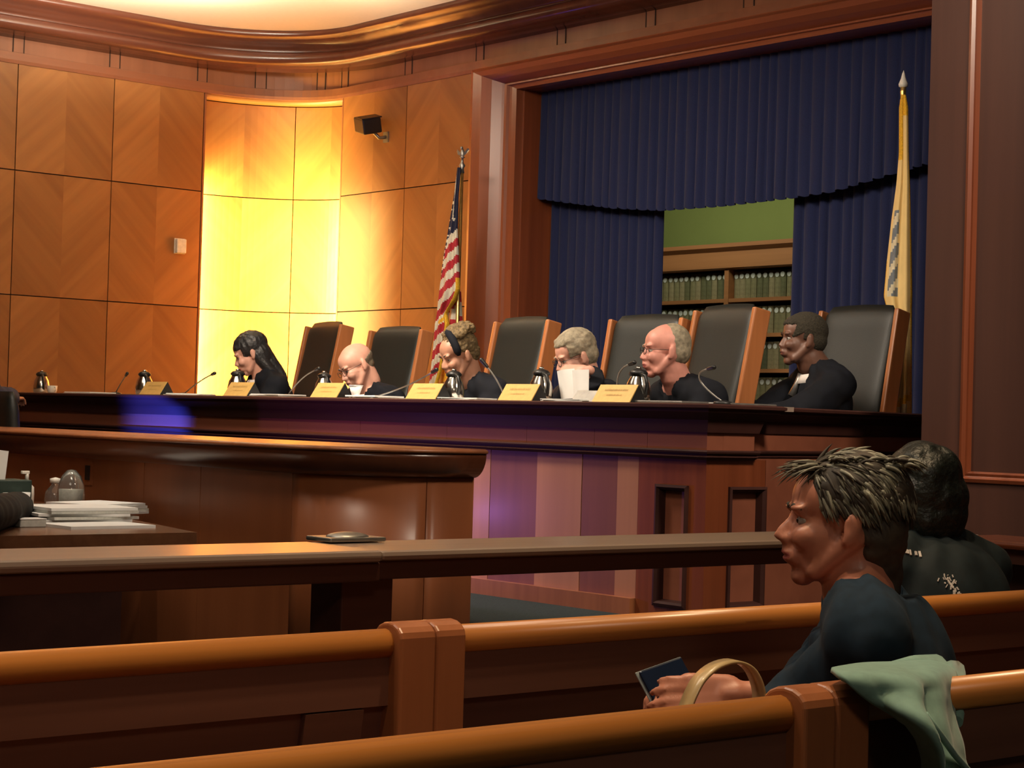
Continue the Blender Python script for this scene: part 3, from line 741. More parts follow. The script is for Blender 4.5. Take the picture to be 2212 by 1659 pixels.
# buff flag
XG = 8.28
pt = onX(1952, 152, XG)
fl = empty('flag', (pt.x, pt.y, ZJ), 'buff yellow flag furled on a pole with white spear finial', 'flag', 'flags on poles')
obj('pole', MB().tube([(pt.x, pt.y, ZJ+.1), (pt.x, pt.y, pt.z-.08)], .012, 10), 'brass', fl)
obj('base', MB().lathe([(.0, 0), (.15, 0), (.15, .02), (.05, .05), (.03, .10), (.0, .10)], (pt.x, pt.y, ZJ)), 'brass', fl)
obj('spear_finial', MB().lathe([(.0, -.10), (.024, -.09), (.026, -.075), (.014, -.045), (.008, -.02), (.001, 0)], pt, 12), 'white_plastic', fl)
obj('collar', MB().lathe([(.0, -.19), (.017, -.19), (.017, -.16), (.013, -.155), (.017, -.12), (.015, -.09), (0, -.09)], pt, 12), 'brass', fl)
rows = dense([(205, 1947, 1957), (232, 1942, 1962), (330, 1942, 1963), (400, 1936, 1966), (480, 1925, 1968), (570, 1915, 1970), (640, 1909, 1971), (660, 1914, 1970), (760, 1924, 1970), (840, 1922, 1970), (905, 1914, 1970)], 110)
def njm(u, row, front):
    y, l, r = row; x = l+(r-l)*u
    if y < 345 and u < .45: return 1
    if u > .93 or (y < 245): return 1
    if y > 838 and (x-1930)*.6+y > 868 and (x-1930)*.6+y < 884: return 1
    if y > 560 and u < .03: return 1
    if 455 < y < 640 and .12 < u < .50-(640-y)*.0004:
        q = (y+(x-1920)*1.4) % 46
        return 2 if q < 27 else 3
    if y > 870 and .45 < u < .8: return 3
    return 0
fm = MB(); ringloft(fm, rows, XG-.03, .018, 2.0, njm, 64, 2.6)
obj('flag_cloth', fm, ['buff', 'fringe', 'seal_grey', 'seal_pale'], fl)
# ================================================================== WALL DEVICES
p = onX(826, 278, XW-.02)
cm = empty('surveillance_camera', (p.x, p.y, p.z), 'black box camera on a bracket high on the panelled wall', 'camera')
R = Matrix.Translation((p.x-.12, p.y+.03, p.z+.02)) @ Matrix.Rotation(math.radians(-14), 4, 'Z') @ Matrix.Rotation(math.radians(14), 4, 'X') @ Matrix.Rotation(math.radians(-14), 4, 'Y') @ Matrix.Scale(1.15, 4)
obj('housing', MB().box(-.065, .065, -.095, .08, -.05, .05, R=R, bev=.008), 'black_plastic', cm)
obj('hood', MB().box(-.07, .07, -.10, .02, .05, .058, R=R), 'black_plastic', cm)
obj('bracket', MB().tube([(p.x, p.y-.05, p.z-.07), (p.x-.05, p.y-.03, p.z-.08), (p.x-.10, p.y-.01, p.z-.03)], .014, 10).box(p.x-.006, p.x+.006, p.y-.08, p.y-.02, p.z-.11, p.z-.03), 'dull_steel', cm)
p = onY(388, 532, YW-.014)
th = empty('thermostat', (p.x, p.y, p.z-.05), 'small white box on the panelled wall left of the glowing niche', 'thermostat')
obj('cover', MB().box(p.x-.042, p.x+.042, p.y-.035, p.y, p.z-.055, p.z+.055, bev=.006), 'white_plastic', th)
obj('base_plate', MB().box(p.x-.05, p.x+.045, p.y-.006, p.y, p.z-.06, p.z+.06, bev=.002), 'white_plastic', th)
# ================================================================== JUDGES' CHAIRS
def judge_chair():
    e = empty('judge_chair', (0, 0, 0)); H = 1.40
    T = Matrix.Translation((-.20, 0, .44)) @ Matrix.Rotation(math.radians(-11), 4, 'Y')
    # padded back with rounded head
    rings = []
    for z in np.linspace(0, .99, 22):
        w_ = .235; 
        if z > .93: w_ = .235-.03*((z-.93)/.06)**2
        bul = .045+.012*math.sin(z*5.2)-(.03*((z-.90)/.09)**2 if z > .9 else 0)
        ring = []
        for k in range(24):
            t = 2*pi*k/24; cx = math.cos(t); sy = math.sin(t)
            x = bul*math.copysign(abs(cx)**.55, cx); y = w_*math.copysign(abs(sy)**.35, sy)
            ring.append(T @ V((x+.012*(y/w_)**2, y, z-.012*(y/w_)**2*(1 if z > .9 else 0))))
        rings.append(ring)
    obj('backrest', MB().loft(rings), 'leather', e, local=True)
    for s in (-1, 1):
        obj('side_board', MB().box(-.055, .05, s*.242, s*.272, -.06, .955, R=T, bev=.008), 'chair_wood', e, local=True)
    obj('seat', MB().box(-.22, .28, -.25, .25, .40, .50, bev=.035), 'leather', e, local=True)
    for s in (-1, 1):
        a = MB().box(-.16, .22, s*.285-.025, s*.285+.025, .66, .69, bev=.012)
        obj('armrest', a, 'chair_wood', e, local=True)
        obj('arm_post', MB().tube([(.15, s*.28, .45), (.18, s*.285, .56), (.15, s*.285, .67)], .015, 8), 'chair_wood', e, local=True)
    obj('gas_column', MB().lathe([(0, .08), (.03, .08), (.03, .40), (0, .40)]), 'black_plastic', e, local=True)
    b = MB()
    for k in range(5):
        a = 2*pi*k/5; b.tube([(0, 0, .10), (.28*math.cos(a), .28*math.sin(a), .06)], [.025, .016], 8)
    obj('star_base', b, 'black_plastic', e, local=True)
    for k in range(5):
        a = 2*pi*k/5; obj('caster', MB().ell((.28*math.cos(a), .28*math.sin(a), .028), (.028, .028, .028), nu=10, nv=8), 'black_plastic', e, local=True)
    return e
ch0 = judge_chair()
CH = [(722, 694, 'before the glowing niche', 172, 7.28), (876, 704, 'behind the bald judge with glasses', 182, 7.28), (1150, 683, 'between the headband judge and the grey-haired judge', 176, 7.28),
      (1416, 678, 'directly behind the balding judge in profile', 184, 7.28), (1592, 656, 'in front of the bookcase', 170, 7.28), (1876, 658, 'rightmost, beside the buff flag', 180, 8.0)]
CHP = []
for i, (x, y, d, rz, X) in enumerate(CH):
    e = ch0 if i == 0 else copy_tree(ch0)
    p = onX(x, y, X); tx, ty = -.42, 0
    a = math.radians(rz); e.location = (p.x-(tx*math.cos(a)), p.y-(tx*math.sin(a)), ZJ); e.rotation_euler = (0, 0, a)
    sc_ = (p.z-ZJ)/1.415; e.scale = (1, 1, sc_); CHP.append((e.location.copy(), p.z))
    tag(e, 'high-backed black leather chair with wooden sides, '+d, 'chair', 'judges chairs')
# ================================================================== THINGS ON THE BENCH
BZ = BT
def bpos(x, X=6.05): return onX(x, 860, X).y
def nameplate(x, label, rz=0, X=6.0, w_=.125):
    e = empty('name_plate', (X, bpos(x, X), BZ), label, 'name plate', 'name plates along the bench'); e.rotation_euler = (0, 0, rz)
    h, d, t = .082, .055, .003
    def tri(x0, y0): pass
    mb = MB()
    vs = [V((-d, -w_, 0)), V((-d, w_, 0)), V((0, w_, h)), V((0, -w_, h)), V((-d+.006, -w_, 0)), V((-d+.006, w_, 0)), V((.004, w_, h)), V((.004, -w_, h))]
    mb.add(vs, [(0, 1, 2, 3), (7, 6, 5, 4), (0, 4, 5, 1), (3, 2, 6, 7), (0, 3, 7, 4), (1, 5, 6, 2)])
    obj('front_leaf', mb, 'gold_plate', e, local=True)
    mb = MB()
    vs = [V((.0045, -w_, h)), V((.0045, w_, h)), V((d, w_, 0)), V((d, -w_, 0)), V((-d+.008, -w_, 0)), V((-d+.008, w_, 0))]
    mb.add(vs, [(0, 1, 2, 3), (0, 3, 4), (1, 5, 2), (0, 4, 5, 1), (3, 2, 5, 4)])
    obj('stand', mb, 'black_plastic', e, local=True)
    # worn, unreadable lettering
    rr = random.Random(int(x)); mb = MB()
    for ln, (z0, hh, half) in enumerate(((.052, .011, .075), (.030, .008, .05))):
        yy = half
        while yy > -half:
            wd = rr.uniform(.002, .006); f = z0/h; xx = -d*(1-f)-.0012; f2 = (z0+hh*rr.uniform(.6, 1))/h; x2 = -d*(1-f2)-.0012
            mb.add([V((xx, yy, z0)), V((xx, yy-wd, z0)), V((x2, yy-wd, f2*h)), V((x2, yy, f2*h))], [(0, 1, 2, 3)]); yy -= wd+rr.uniform(.002, .005)
    obj('lettering', mb, 'engraving', e, local=True)
    return e
nameplate(338, 'leftmost brass name plate, dull in shadow beside a steel carafe')
nameplate(523, 'brass name plate in front of the dark-haired judge', X=6.0)
nameplate(715, 'brass name plate left of the bald judge', X=6.0)
nameplate(925, 'brass name plate left of the carafe before the headband judge', X=6.0)
nameplate(1129, 'brass name plate below the third chair from the left', X=6.0)
nameplate(1337, 'rightmost brass name plate, below the balding judge')
def carafe(x, label, X=6.12, s=1.0):
    e = empty('carafe', (X, bpos(x, X), BZ), label, 'carafe', 'steel water carafes on the bench')
    obj('body', MB().lathe([(0, 0), (.050, 0), (.056, .01), (.058, .05), (.050, .09), (.036, .115), (.034, .125), (0, .125)], seg=24), 'steel', e, local=True)
    obj('lid', MB().lathe([(0, .124), (.040, .124), (.042, .135), (.030, .147), (.012, .152), (0, .153)], seg=20), 'black_plastic', e, local=True)
    obj('lever', MB().ell((.0, 0, .156), (.014, .012, .007), nu=12, nv=8), 'steel', e, local=True)
    obj('handle', MB().tube([(-.02, -.035, .13), (-.03, -.075, .12), (-.03, -.085, .08), (-.02, -.07, .04), (-.01, -.055, .03)], .008, 8), 'black_plastic', e, local=True)
    obj('spout', MB().tube([(.0, .03, .12), (0, .055, .132)], [.012, .008], 8), 'black_plastic', e, local=True)
    e.scale = (s, s, s); return e
carafe(89, 'steel carafe at the far left end of the bench, beside a mug')
carafe(311, 'steel carafe just left of the leftmost name plate')
carafe(512, 'steel carafe in front of the dark-haired judge', 6.2, 1.05)
carafe(699, 'carafe mostly hidden behind the name plate of the bald judge', 6.17, .95)
carafe(979, 'steel carafe in front of the headband judge')
carafe(1168, 'carafe right of the fifth name plate', 6.12, 1.05)
carafe(1378, 'carafe right of the rightmost name plate', 6.12, 1.05)
def small(name, x, X, mb, mat, label, cat, z=BZ, rz=0, group=None):
    y = bpos(x, X); me = mb.mesh(name, mat); o = link(name, me, None, (X, y, z)); o.rotation_euler = (0, 0, rz); return tag(o, label, cat, group)
for x, lb in ((112, 'small white mug next to the far left carafe'),):
    e = empty('mug', (6.05, bpos(x), BZ), lb, 'mug')
    obj('cup', MB().lathe([(0, 0), (.028, 0), (.034, .02), (.036, .052), (.033, .052), (.030, .01), (0, .008)], seg=20), 'white_plastic', e, local=True)
    obj('handle', MB().tube([(0, -.033, .042), (0, -.052, .036), (0, -.05, .018), (0, -.034, .012)], .004, 8), 'white_plastic', e, local=True)
e = empty('paper_cup', (5.99, bpos(768, 5.99), BZ), 'white cone-shaped paper cup before the bald judge', 'cup')
obj('cone', MB().lathe([(0, .0), (.016, .0), (.038, .068), (.036, .068), (.012, .006), (0, .006)], seg=20), 'paper', e, local=True)
obj('rim', MB().lathe([(.0345, .066), (.0395, .066), (.0395, .070), (.0345, .070), (.0345, .066)], seg=20), 'paper', e, local=True)
def papers(x, w_, d, n, label, X=6.08, rz=.1, z=BZ, y=None, group='paper stacks on the bench', h=.004):
    yy = bpos(x, X) if y is None else y
    e = empty('paper_stack', (X, yy, z), label, 'papers', group, rz=rz); rr = random.Random(int(x*7))
    for k in range(n):
        R = Matrix.Translation((rr.uniform(-.012, .012), rr.uniform(-.012, .012), k*h)) @ Matrix.Rotation(rr.uniform(-.12, .12), 4, 'Z')
        obj('sheaf', MB().box(-d, d, -w_, w_, 0, h*.92, R=R), 'paper' if k % 2 == 0 or k == n-1 else 'paper_edge', e, local=True)
    return e
papers(192, .17, .10, 3, 'low pale document folder at the left end of the bench')
papers(412, .12, .10, 3, 'loose papers right of the leftmost name plate', rz=.5)
papers(600, .14, .10, 4, 'paper stack in front of the dark-haired judge')
papers(812, .13, .10, 4, 'thick white paper pad before the bald judge', rz=-.05)
papers(1018, .13, .10, 3, 'white papers before the headband judge')
papers(1235, .13, .08, 3, 'flat papers under the raised sheets of the grey-haired judge', X=6.0)
e = empty('desk_blotter', (6.1, bpos(1455, 6.1), BZ), 'grey desk mat on the bench right of the rightmost carafe', 'desk mat', 'grey mats on the bench')
obj('pad', MB().box(-.12, .12, -.17, .17, 0, .012, bev=.004), 'dull_steel', e, local=True)
e = empty('desk_blotter', (6.32, BY+.26, BZ), 'grey desk mat on the right corner of the bench top', 'desk mat', 'grey mats on the bench')
obj('pad', MB().box(-.17, .14, -.11, .10, 0, .010, bev=.004), 'dull_steel', e, local=True)
e = empty('tablet', (6.0, bpos(1266, 6.0), BZ), 'grey tablet propped before the grey-haired judge', 'tablet', rz=0)
R = Matrix.Rotation(math.radians(40), 4, 'Y')
obj('screen', MB().box(-.075, -.069, -.075, .075, 0, .0001) if 0 else MB().box(0, .006, -.085, .075, 0, .07, R=Matrix.Translation((-.03, 0, 0)) @ Matrix.Rotation(math.radians(38), 4, 'Y'), bev=.002), 'dull_steel', e, local=True)
obj('prop', MB().box(0, .004, -.03, .03, 0, .05, R=Matrix.Translation((.04, 0, 0)) @ Matrix.Rotation(math.radians(-35), 4, 'Y')), 'black_plastic', e, local=True)
def mic(pts, label, X=6.2):
    b = onX(*pts[0], X); b.z = BZ
    e = empty('microphone', b, label, 'microphone', 'gooseneck microphones along the bench')
    P = [V((b.x, b.y, BZ+.012))]
    for k, q in enumerate(pts[1:]): P.append(onX(q[0], q[1], X-.04*(k+1)))
    # smooth bend
    Q = []
    for k in range(13):
        t = k/12
        if len(P) == 2: c = P[0].lerp(P[1], t)+V((0, 0, .02*math.sin(pi*t)))
        else: c = P[0]*(1-t)**2+P[1]*2*t*(1-t)+P[2]*t*t
        Q.append(c)
    obj('base', MB().lathe([(0, 0), (.045, 0), (.04, .014), (.012, .02), (0, .02)], b, 16), 'black_plastic', e)
    obj('gooseneck', MB().tube(Q, .0042, 8), 'dull_steel', e)
    d = (Q[-1]-Q[-2]).normalized()
    obj('capsule', MB().cap_(Q[-1], Q[-1]+d*.045, .009, .011, 10), 'black_plastic', e)
mic([(398, 838), (430, 822), (458, 809)], 'gooseneck microphone left of the dark-haired judge')
mic([(622, 842), (650, 812), (682, 799)], 'gooseneck microphone right of the dark-haired judge')
mic([(812, 852), (880, 838), (934, 804)], 'gooseneck microphone in front of the second chair', 6.1)
mic([(1092, 850), (1078, 822), (1052, 792)], 'gooseneck microphone right of the headband judge', 6.15)
mic([(1338, 846), (1322, 798), (1360, 787)], 'gooseneck microphone between the grey-haired and balding judges', 6.25)
mic([(1562, 862), (1478, 808), (1530, 797)], 'gooseneck microphone right of the balding judge', 6.15)
mic([(250, 842), (262, 825), (272, 811)], 'small far microphone left of the second carafe', 6.3)
# ================================================================== COUNSEL TABLE
TZ = .45; TY = 6.41
tb = empty('counsel_table', (3.4, 7.5, ZG), 'long brown counsel table with papers at the left of the picture', 'table')
tpl = [(2.75, TY), (3.84, TY), (4.30, 8.55), (4.30, 9.4), (2.75, 9.4)]
obj('table_top', MB().loft([[V((x, y, z)) for x, y in tpl] for z in (TZ-.045, TZ)], 0, False), 'table_wood', tb)
obj('apron', MB().box(2.85, 3.74, TY+.06, 9.3, TZ-.11, TZ-.045), 'bar_dark', tb)
obj('end_panel', MB().box(3.02, 3.60, TY+.14, TY+.18, ZG, TZ-.11), 'bench_edge', tb)
obj('end_panel', MB().box(3.02, 3.60, 9.1, 9.14, ZG, TZ-.11), 'bench_edge', tb)
obj('modesty_panel', MB().box(3.28, 3.31, TY+.18, 9.1, ZG+.1, TZ-.11), 'bench_edge', tb)
def tpos(x, y): p = onZ(x, y, TZ); return V((p.x, p.y, TZ))
def tpapers(x, y, label, hw, hd, n, rz, lift=0):
    p = tpos(x, y); p.z = TZ+lift
    e = papers(x, hw, hd, n, label, X=p.x, rz=rz, z=p.z, y=p.y, group='papers on the counsel table', h=.012); return e
tpapers(205, 1138, 'lowest white paper pile at the table edge', .13, .19, 1, .15)
tpapers(165, 1128, 'fanned stack of white papers on the counsel table', .15, .19, 5, -.1, .0075)
tpapers(215, 1108, 'second fanned white paper stack behind the first', .14, .17, 4, .35, .0)
p = tpos(85, 1118)
obj('folder', MB().box(p.x-.12, p.x+.12, p.y-.02, p.y+.28, TZ, TZ+.012, bev=.003), 'pew_end' if 0 else 'skin_pink', label='salmon folder under the white papers', cat='folder')
MATS['folder'] = plain('folder', (.62, .25, .12), .8)
bpy.data.objects['folder'].data.materials[0] = MATS['folder']
p = tpos(56, 1096)
e = empty('pump_bottle', p, 'white pump bottle on the counsel table', 'bottle')
obj('bottle', MB().lathe([(0, 0), (.034, 0), (.036, .06), (.034, .095), (.014, .115), (.012, .125), (0, .125)], seg=20), 'white_plastic', e, local=True)
obj('pump', MB().lathe([(0, .125), (.009, .125), (.009, .16), (0, .16)], seg=12).box(-.028, .01, -.009, .009, .155, .170, bev=.003), 'white_plastic', e, local=True)
p = tpos(38, 1100)
e = empty('tissue_pack', p, 'crumpled white cups and tissue beside the pump bottle', 'tissue')
mb = MB(); rr = random.Random(4)
for k in range(4): mb.lathe([(0, 0), (.026, 0), (.034, .075), (.031, .075), (.0, .01)], (rr.uniform(-.05, .05), rr.uniform(-.06, .06), 0), 14)
obj('cup', mb, 'paper', e, local=True)
p = tpos(118, 1094)
e = empty('glass_bottle', p, 'short clear glass carafe with white cap next to the dome', 'bottle')
obj('bottle', MB().lathe([(0, 0), (.045, 0), (.05, .03), (.045, .07), (.02, .10), (.02, .115), (0, .115)], seg=20), 'glass_clear', e, local=True)
obj('cap', MB().lathe([(0, .112), (.026, .112), (.026, .132), (0, .138)], seg=16), 'white_plastic', e, local=True)
p = tpos(152, 1098)
e = empty('water_pitcher', p, 'tall clear domed glass pitcher on the counsel table', 'pitcher')
obj('glass', MB().lathe([(0, 0), (.062, 0), (.066, .03), (.062, .10), (.045, .15), (.02, .178), (0, .182)], seg=24), 'glass_clear', e, local=True)
obj('inner_cup', MB().lathe([(0, .012), (.035, .012), (.038, .085), (0, .085)], seg=18), 'paper_edge', e, local=True)
p = tpos(78, 1096)
e = empty('pen_tray', p, 'pale ruler-like strip lying behind the papers', 'tray')
obj('tray', MB().box(-.10, .10, -.015, .015, .0, .012, R=Matrix.Rotation(-.25, 4, 'Z'), bev=.003), 'paper_edge', e, local=True)
obj('rim', MB().box(-.10, .10, -.015, -.010, .012, .018, R=Matrix.Rotation(-.25, 4, 'Z')), 'paper_edge', e, local=True)
p = tpos(8, 1096)
e = empty('file_box', p, 'dark green file box at the left frame edge', 'box')
obj('box', MB().box(-.14, .10, -.08, .10, 0, .13, bev=.006), 'dark_green', e, local=True)
obj('sheet', MB().box(-.12, -.02, -.02, -.015, .12, .26, R=Matrix.Rotation(.1, 4, 'Y')), 'paper', e, local=True)
p = tpos(62, 1138)
e = empty('tape_roll', p, 'small beige pad at the table edge beside the dark sleeve', 'note pad')
obj('pad', MB().box(-.055, .055, -.04, .04, 0, .03, bev=.004), 'paper_edge', e, local=True)
obj('cover', MB().box(-.056, .056, -.041, .041, .03, .034, bev=.001), 'paper', e, local=True)
# ================================================================== PEOPLE
def rotm(yaw, pitch=0, roll=0): return Matrix.Rotation(yaw, 4, 'Z') @ Matrix.Rotation(pitch, 4, 'Y') @ Matrix.Rotation(roll, 4, 'X')
def head_shapes(H, o):
    """skin blobs of a head in its own frame: x forward, y left, z up"""
    m = MB(); E = m.ell; w_ = o.get('wide', 1); jw = o.get('jaw', 1)
    E((-.018, 0, .040), (.098, .076*w_, .084), nu=28, nv=18); E((.022, 0, .045), (.066, .066*w_, .062), nu=24, nv=16)
    E((.032, 0, -.022), (.058, .059*w_, .072), nu=24, nv=16); E((.022, 0, -.070), (.060, .050*jw, .036)); E((.062, 0, -.096), (.023, .026*jw, .020))
    n_ = o.get('nose', 0); m.cap_((.085, 0, .014), (.099+n_, 0, -.018), .0085, .0115, 12); E((.104+n_, 0, -.025), (.0115, .0105, .0095)); E((.088, 0, -.042), (.014, .018, .012))
    for s in (-1, 1):
        E((.095+n_*.5, s*.0115, -.030), (.012, .008, .008)); E((.0745, s*.031, .0125), (.0125, .0155, .0060)); E((.0735, s*.031, -.0035), (.0095, .0135, .0045));
        if o.get('closed'): E((.0752, s*.031, .0045), (.0105, .0145, .0095))
        E((.080, s*.030, .027), (.016, .024, .008)); E((.066, s*.037, -.024), (.026, .022, .024))
        Re = Matrix.Rotation(s*.35, 3, 'Z') @ Matrix.Rotation(-.15, 3, 'Y')
        E((-.012, s*.083*w_, -.002), (.019, .009, .029), Re); E((-.004, s*.080*w_, -.026), (.011, .009, .011), Re)
        m.cap_((-.02, s*.06*w_, -.02), (.045, s*.035*jw, -.085), .022, .018, 12)
    E((.094, 0, -.055), (.010, .024, .0065)); E((.091, 0, -.066), (.010, .020, .0065)); E((.080, 0, -.060), (.018, .03, .022))
    m.cap_((-.03, 0, -.03), (-.035, 0, -.11), .062, .056, 18)
    return MB().merge(m, H)
def face_push(co, H, o):
    """eye sockets, mouth line, under the lip, nostril and ear hollows, pressed into the remeshed head"""
    Hi = np.array(H.inverted()); p = co @ Hi[:3, :3].T+Hi[:3, 3]; d = np.zeros_like(p)
    def g(c, s, amt, ax=0, sg=None):
        q = ((p-np.array(c))/np.array(s)); d[:, ax] += amt*np.exp(-(q**2).sum(1))
    for s in (-1, 1):
        g((.085, s*.031, .006), (.03, .019, .013), -.0085); g((-.0, s*.088, -.002), (.010, .012, .016), -s*.006, 1)
        g((.1, s*.028, -.045), (.03, .008, .014), -.003); g((.105, s*.006, -.040), (.012, .004, .004), .003, 2)
    g((.105, 0, -.0605), (.02, .026, .0028), -.0055); g((.09, 0, -.080), (.03, .02, .007), -.0035); g((.10, 0, .008), (.03, .009, .012), -.004)
    co += (d @ np.array(H)[:3, :3].T); return co
def hand(mb, wrist, fwd, back, side, size=1.0, curl=(.35, .5, .4), spread=.05, thumb=.6, tc=.3):
    """palm, four unequal bent fingers, and a thumb that leaves the side of the palm"""
    x = V(fwd).normalized(); z = V(back); z = (z-x*z.dot(x)).normalized(); y = z.cross(x)*side
    W_ = V(wrist); S = size
    def P(a, b, c): return W_+(x*a+y*b+z*c)*S
    for b in (-.026, -.009, .009, .026): mb.cap_(P(.008, b*.75, 0), P(.085, b, .002), .0155*S, .0125*S, 10)
    mb.cap_(P(-.03, 0, 0), P(.02, 0, 0), .024*S, .022*S, 12)
    for k, (b, L, r) in enumerate(((.028, .072, .0088), (.010, .080, .0092), (-.010, .075, .0088), (-.027, .060, .0078))):
        a = 0; c = P(.088, b, .002); sp = (b/.028)*spread
        for seg, (f, cu) in enumerate(zip((.45, .30, .25), curl)):
            a += cu*(1+.08*k); dv = (x*math.cos(a)-z*math.sin(a)+y*sp).normalized(); n = c+dv*L*f*S
            mb.cap_(c, n, r*S*(1-.08*seg), r*S*(.94-.1*seg), 10); c = n
    c = P(.018, .026, -.006); dv = (x*math.cos(thumb)+y*math.sin(thumb)-z*.35).normalized()
    n = c+dv*.040*S; mb.cap_(c, n, .0135*S, .0105*S, 10); dv = (x*.95+y*.25*(1-tc)-z*(.3+tc)).normalized(); n2 = n+dv*.030*S; mb.cap_(n, n2, .0102*S, .0092*S, 10)
    dv = (x*.95-y*.1-z*(.3+tc*1.4)).normalized(); mb.cap_(n2, n2+dv*.022*S, .0092*S, .008*S, 10)
def noise3(co, s, seed=0):
    return np.array([noise.noise(V((float(c[0])*s+seed, float(c[1])*s, float(c[2])*s))) for c in co])
def person(o):
    hp = V(o['head']); yaw = math.radians(o['yaw']); sc_ = o.get('scale', 1)
    H = Matrix.Translation(hp) @ rotm(yaw, math.radians(o.get('pitch', 0)), math.radians(o.get('roll', 0))) @ Matrix.Scale(sc_, 4)
    ty = math.radians(o.get('torso', o['yaw'])); T = rotm(ty); tf = (T @ V((1, 0, 0))); tl = T @ V((0, 1, 0)); UZ = V((0, 0, 1))
    nb = hp+tf*o.get('nbx', -.085)*sc_+UZ*o.get('nbz', -.150)*sc_+tl*o.get('nby', 0)
    sz = o['seat']+.10; L = .47*sc_; dz = nb.z-sz; back = math.sqrt(max(.0004, L*L-dz*dz)) if dz < L else .02
    pv = V((nb.x, nb.y, sz))-tf*back*o.get('leanf', 1)
    ax = (nb-pv).normalized(); S = sc_
    e = empty('person', (pv.x, pv.y, o['floor']), o['label'], 'person', o.get('group'))
    sk = MB(); sk.merge(head_shapes(H, o))
    sk.cap_(H @ V((-.032, 0, -.07)), nb+UZ*.01, .056*S*o.get('neck', 1), .062*S*o.get('neck', 1), 18)
    Rt = Matrix((ax.cross(tl).normalized()*-1, tl, ax)).transposed()
    if (Rt @ V((1, 0, 0))).dot(tf) < 0: Rt = Matrix((-(Rt.col[0]), tl, ax)).transposed()
    sw = o.get('shoulder', .175)*S; 
    sh = {1: nb+tl*sw-ax*.055*S, -1: nb-tl*sw-ax*.055*S}
    def torso(m, g):
        bw = o.get('bulk', 0) if g else 0
        m.ell(nb-ax*.13*S, ((.105+g)*S, (.155+g+bw)*S, (.15+g)*S), Rt, nu=28, nv=18)
        m.ell(nb-ax*.30*S, ((.110+g)*S, (.145+g+bw*1.3)*S, (.16+g)*S), Rt, nu=28, nv=18)
        m.ell(pv, ((.13+g)*S, (.165+g)*S, (.13+g)*S), Rt, nu=28, nv=18)
        for s in (-1, 1): m.cap_(nb+ax*(.005)*S+tl*s*.05*S, sh[s], (.050+g)*S, (.056+g+bw*.3)*S, 16)
    torso(sk, 0)
    arms = {}
    for s in (-1, 1):
        a = o.get('armL' if s > 0 else 'armR')
        if a: el, wr = V(a[0]), V(a[1])
        else:
            el = sh[s]-UZ*.24*S+tf*.10*S+tl*s*.05*S; wr = V((el.x, el.y, el.z))+tf*.20*S-tl*s*.10*S+UZ*(.0)
            if 'desk' in o: wr.z = max(wr.z, o['desk']+.05); el.z = max(el.z, o['desk']-.02)
        arms[s] = (el, wr)
        sk.cap_(sh[s], el, .046*S, .038*S, 14); sk.cap_(el, wr, .040*S, .025*S, 14)
        hd = o.get('handL' if s > 0 else 'handR', {})
        hand(sk, wr, hd.get('fwd', (wr-el).normalized()), hd.get('back', (0, 0, 1)), -s if hd.get('flip', 0) == 0 else s, S*.98, hd.get('curl', (.35, .5, .4)), thumb=hd.get('thumb', .6))
    legs = []
    for s in (-1, 1):
        hip = pv+tl*s*.09*S-UZ*.02; kn = hip+tf*.40*S+tl*s*.03; kn.z = hip.z-.02; an = V((kn.x, kn.y, 0))+tf*.02; an.z = o['floor']+.09
        legs.append((hip, kn, an)); sk.cap_(hip, kn, .078*S, .055*S, 14); sk.cap_(kn, an, .052*S, .036*S, 14)
        sk.cap_(an-UZ*.04, an-UZ*.05+tf*.13, .036, .030, 12)
    me = remesh(sk, o.get('vox', .0075), o.get('smooth', 3)); co = getco(me)
    co = face_push(co, H, o); setco(me, co)
    me.materials.append(MATS[o['skin']]); me.materials.append(MATS['lip_dark' if o['skin'] == 'skin_brown' else 'lip'])
    Hi = np.array(H.inverted()); cen = np.empty(len(me.polygons)*3); me.polygons.foreach_get('center', cen); cen = cen.reshape(-1, 3) @ Hi[:3, :3].T+Hi[:3, 3]
    mi = ((((cen[:, 1]/.023)**2+((cen[:, 2]+.0605)/.0095)**2) < 1) & (cen[:, 0] > .07)).astype(np.int32); me.polygons.foreach_set('material_index', mi)
    obj('body', me, o['skin'], e)
    # eyes and brows
    for s in (-1, 1):
        c = H @ V((.0690, s*.031, .0045)); ey = obj('eye', MB().ell(c, (.0115*S,)*3, nu=14, nv=10), 'eye_white', e)
        lk = o.get('look', 0); g = H @ V((.0770, s*.031+lk*.003, .0045-o.get('down', .0))); obj('iris', MB().ell(g, (.0056*S,)*3, nu=10, nv=8), 'iris', ey)
        b = MB().tube([H @ V((.090, s*.016, .027)), H @ V((.089, s*.032, .032)), H @ V((.076, s*.05, .025))], [.0035*S, .004*S, .002*S], 8)
        if o.get('brows', 1): obj('eyebrow', b, o.get('browmat', 'brow'), e)
    # clothes
    if o.get('garment'):
        g = MB(); torso(g, .022); rs = o.get('sleeve', (.062, .062, .075))
        for s in (-1, 1):
            el, wr = arms[s]; cf = wr-(wr-el).normalized()*.035
            if o.get('cuff') is not None: cf = el.lerp(wr, o['cuff'])
            g.cap_(sh[s], el, rs[0]*S*1.05, rs[1]*S, 16); g.tube([el-(cf-el).normalized()*.01, el, el.lerp(cf, .5), cf], [rs[1]*S*.9, rs[1]*S, (rs[1]+rs[2])/2*S, rs[2]*S], 18)
        for hip, kn, an in legs:
            g.cap_(hip, kn, .105*S, .085*S, 14); g.cap_(kn, an, .082*S, .06*S if not o.get('robe') else .09, 14)
        if o.get('drape'): o['drape'](g, sh, nb, tf, tl, ax)
        gm = remesh(g, o.get('gvox', .011), 5); co = getco(gm); no = getno(gm)
        rel = co-np.array(nb)
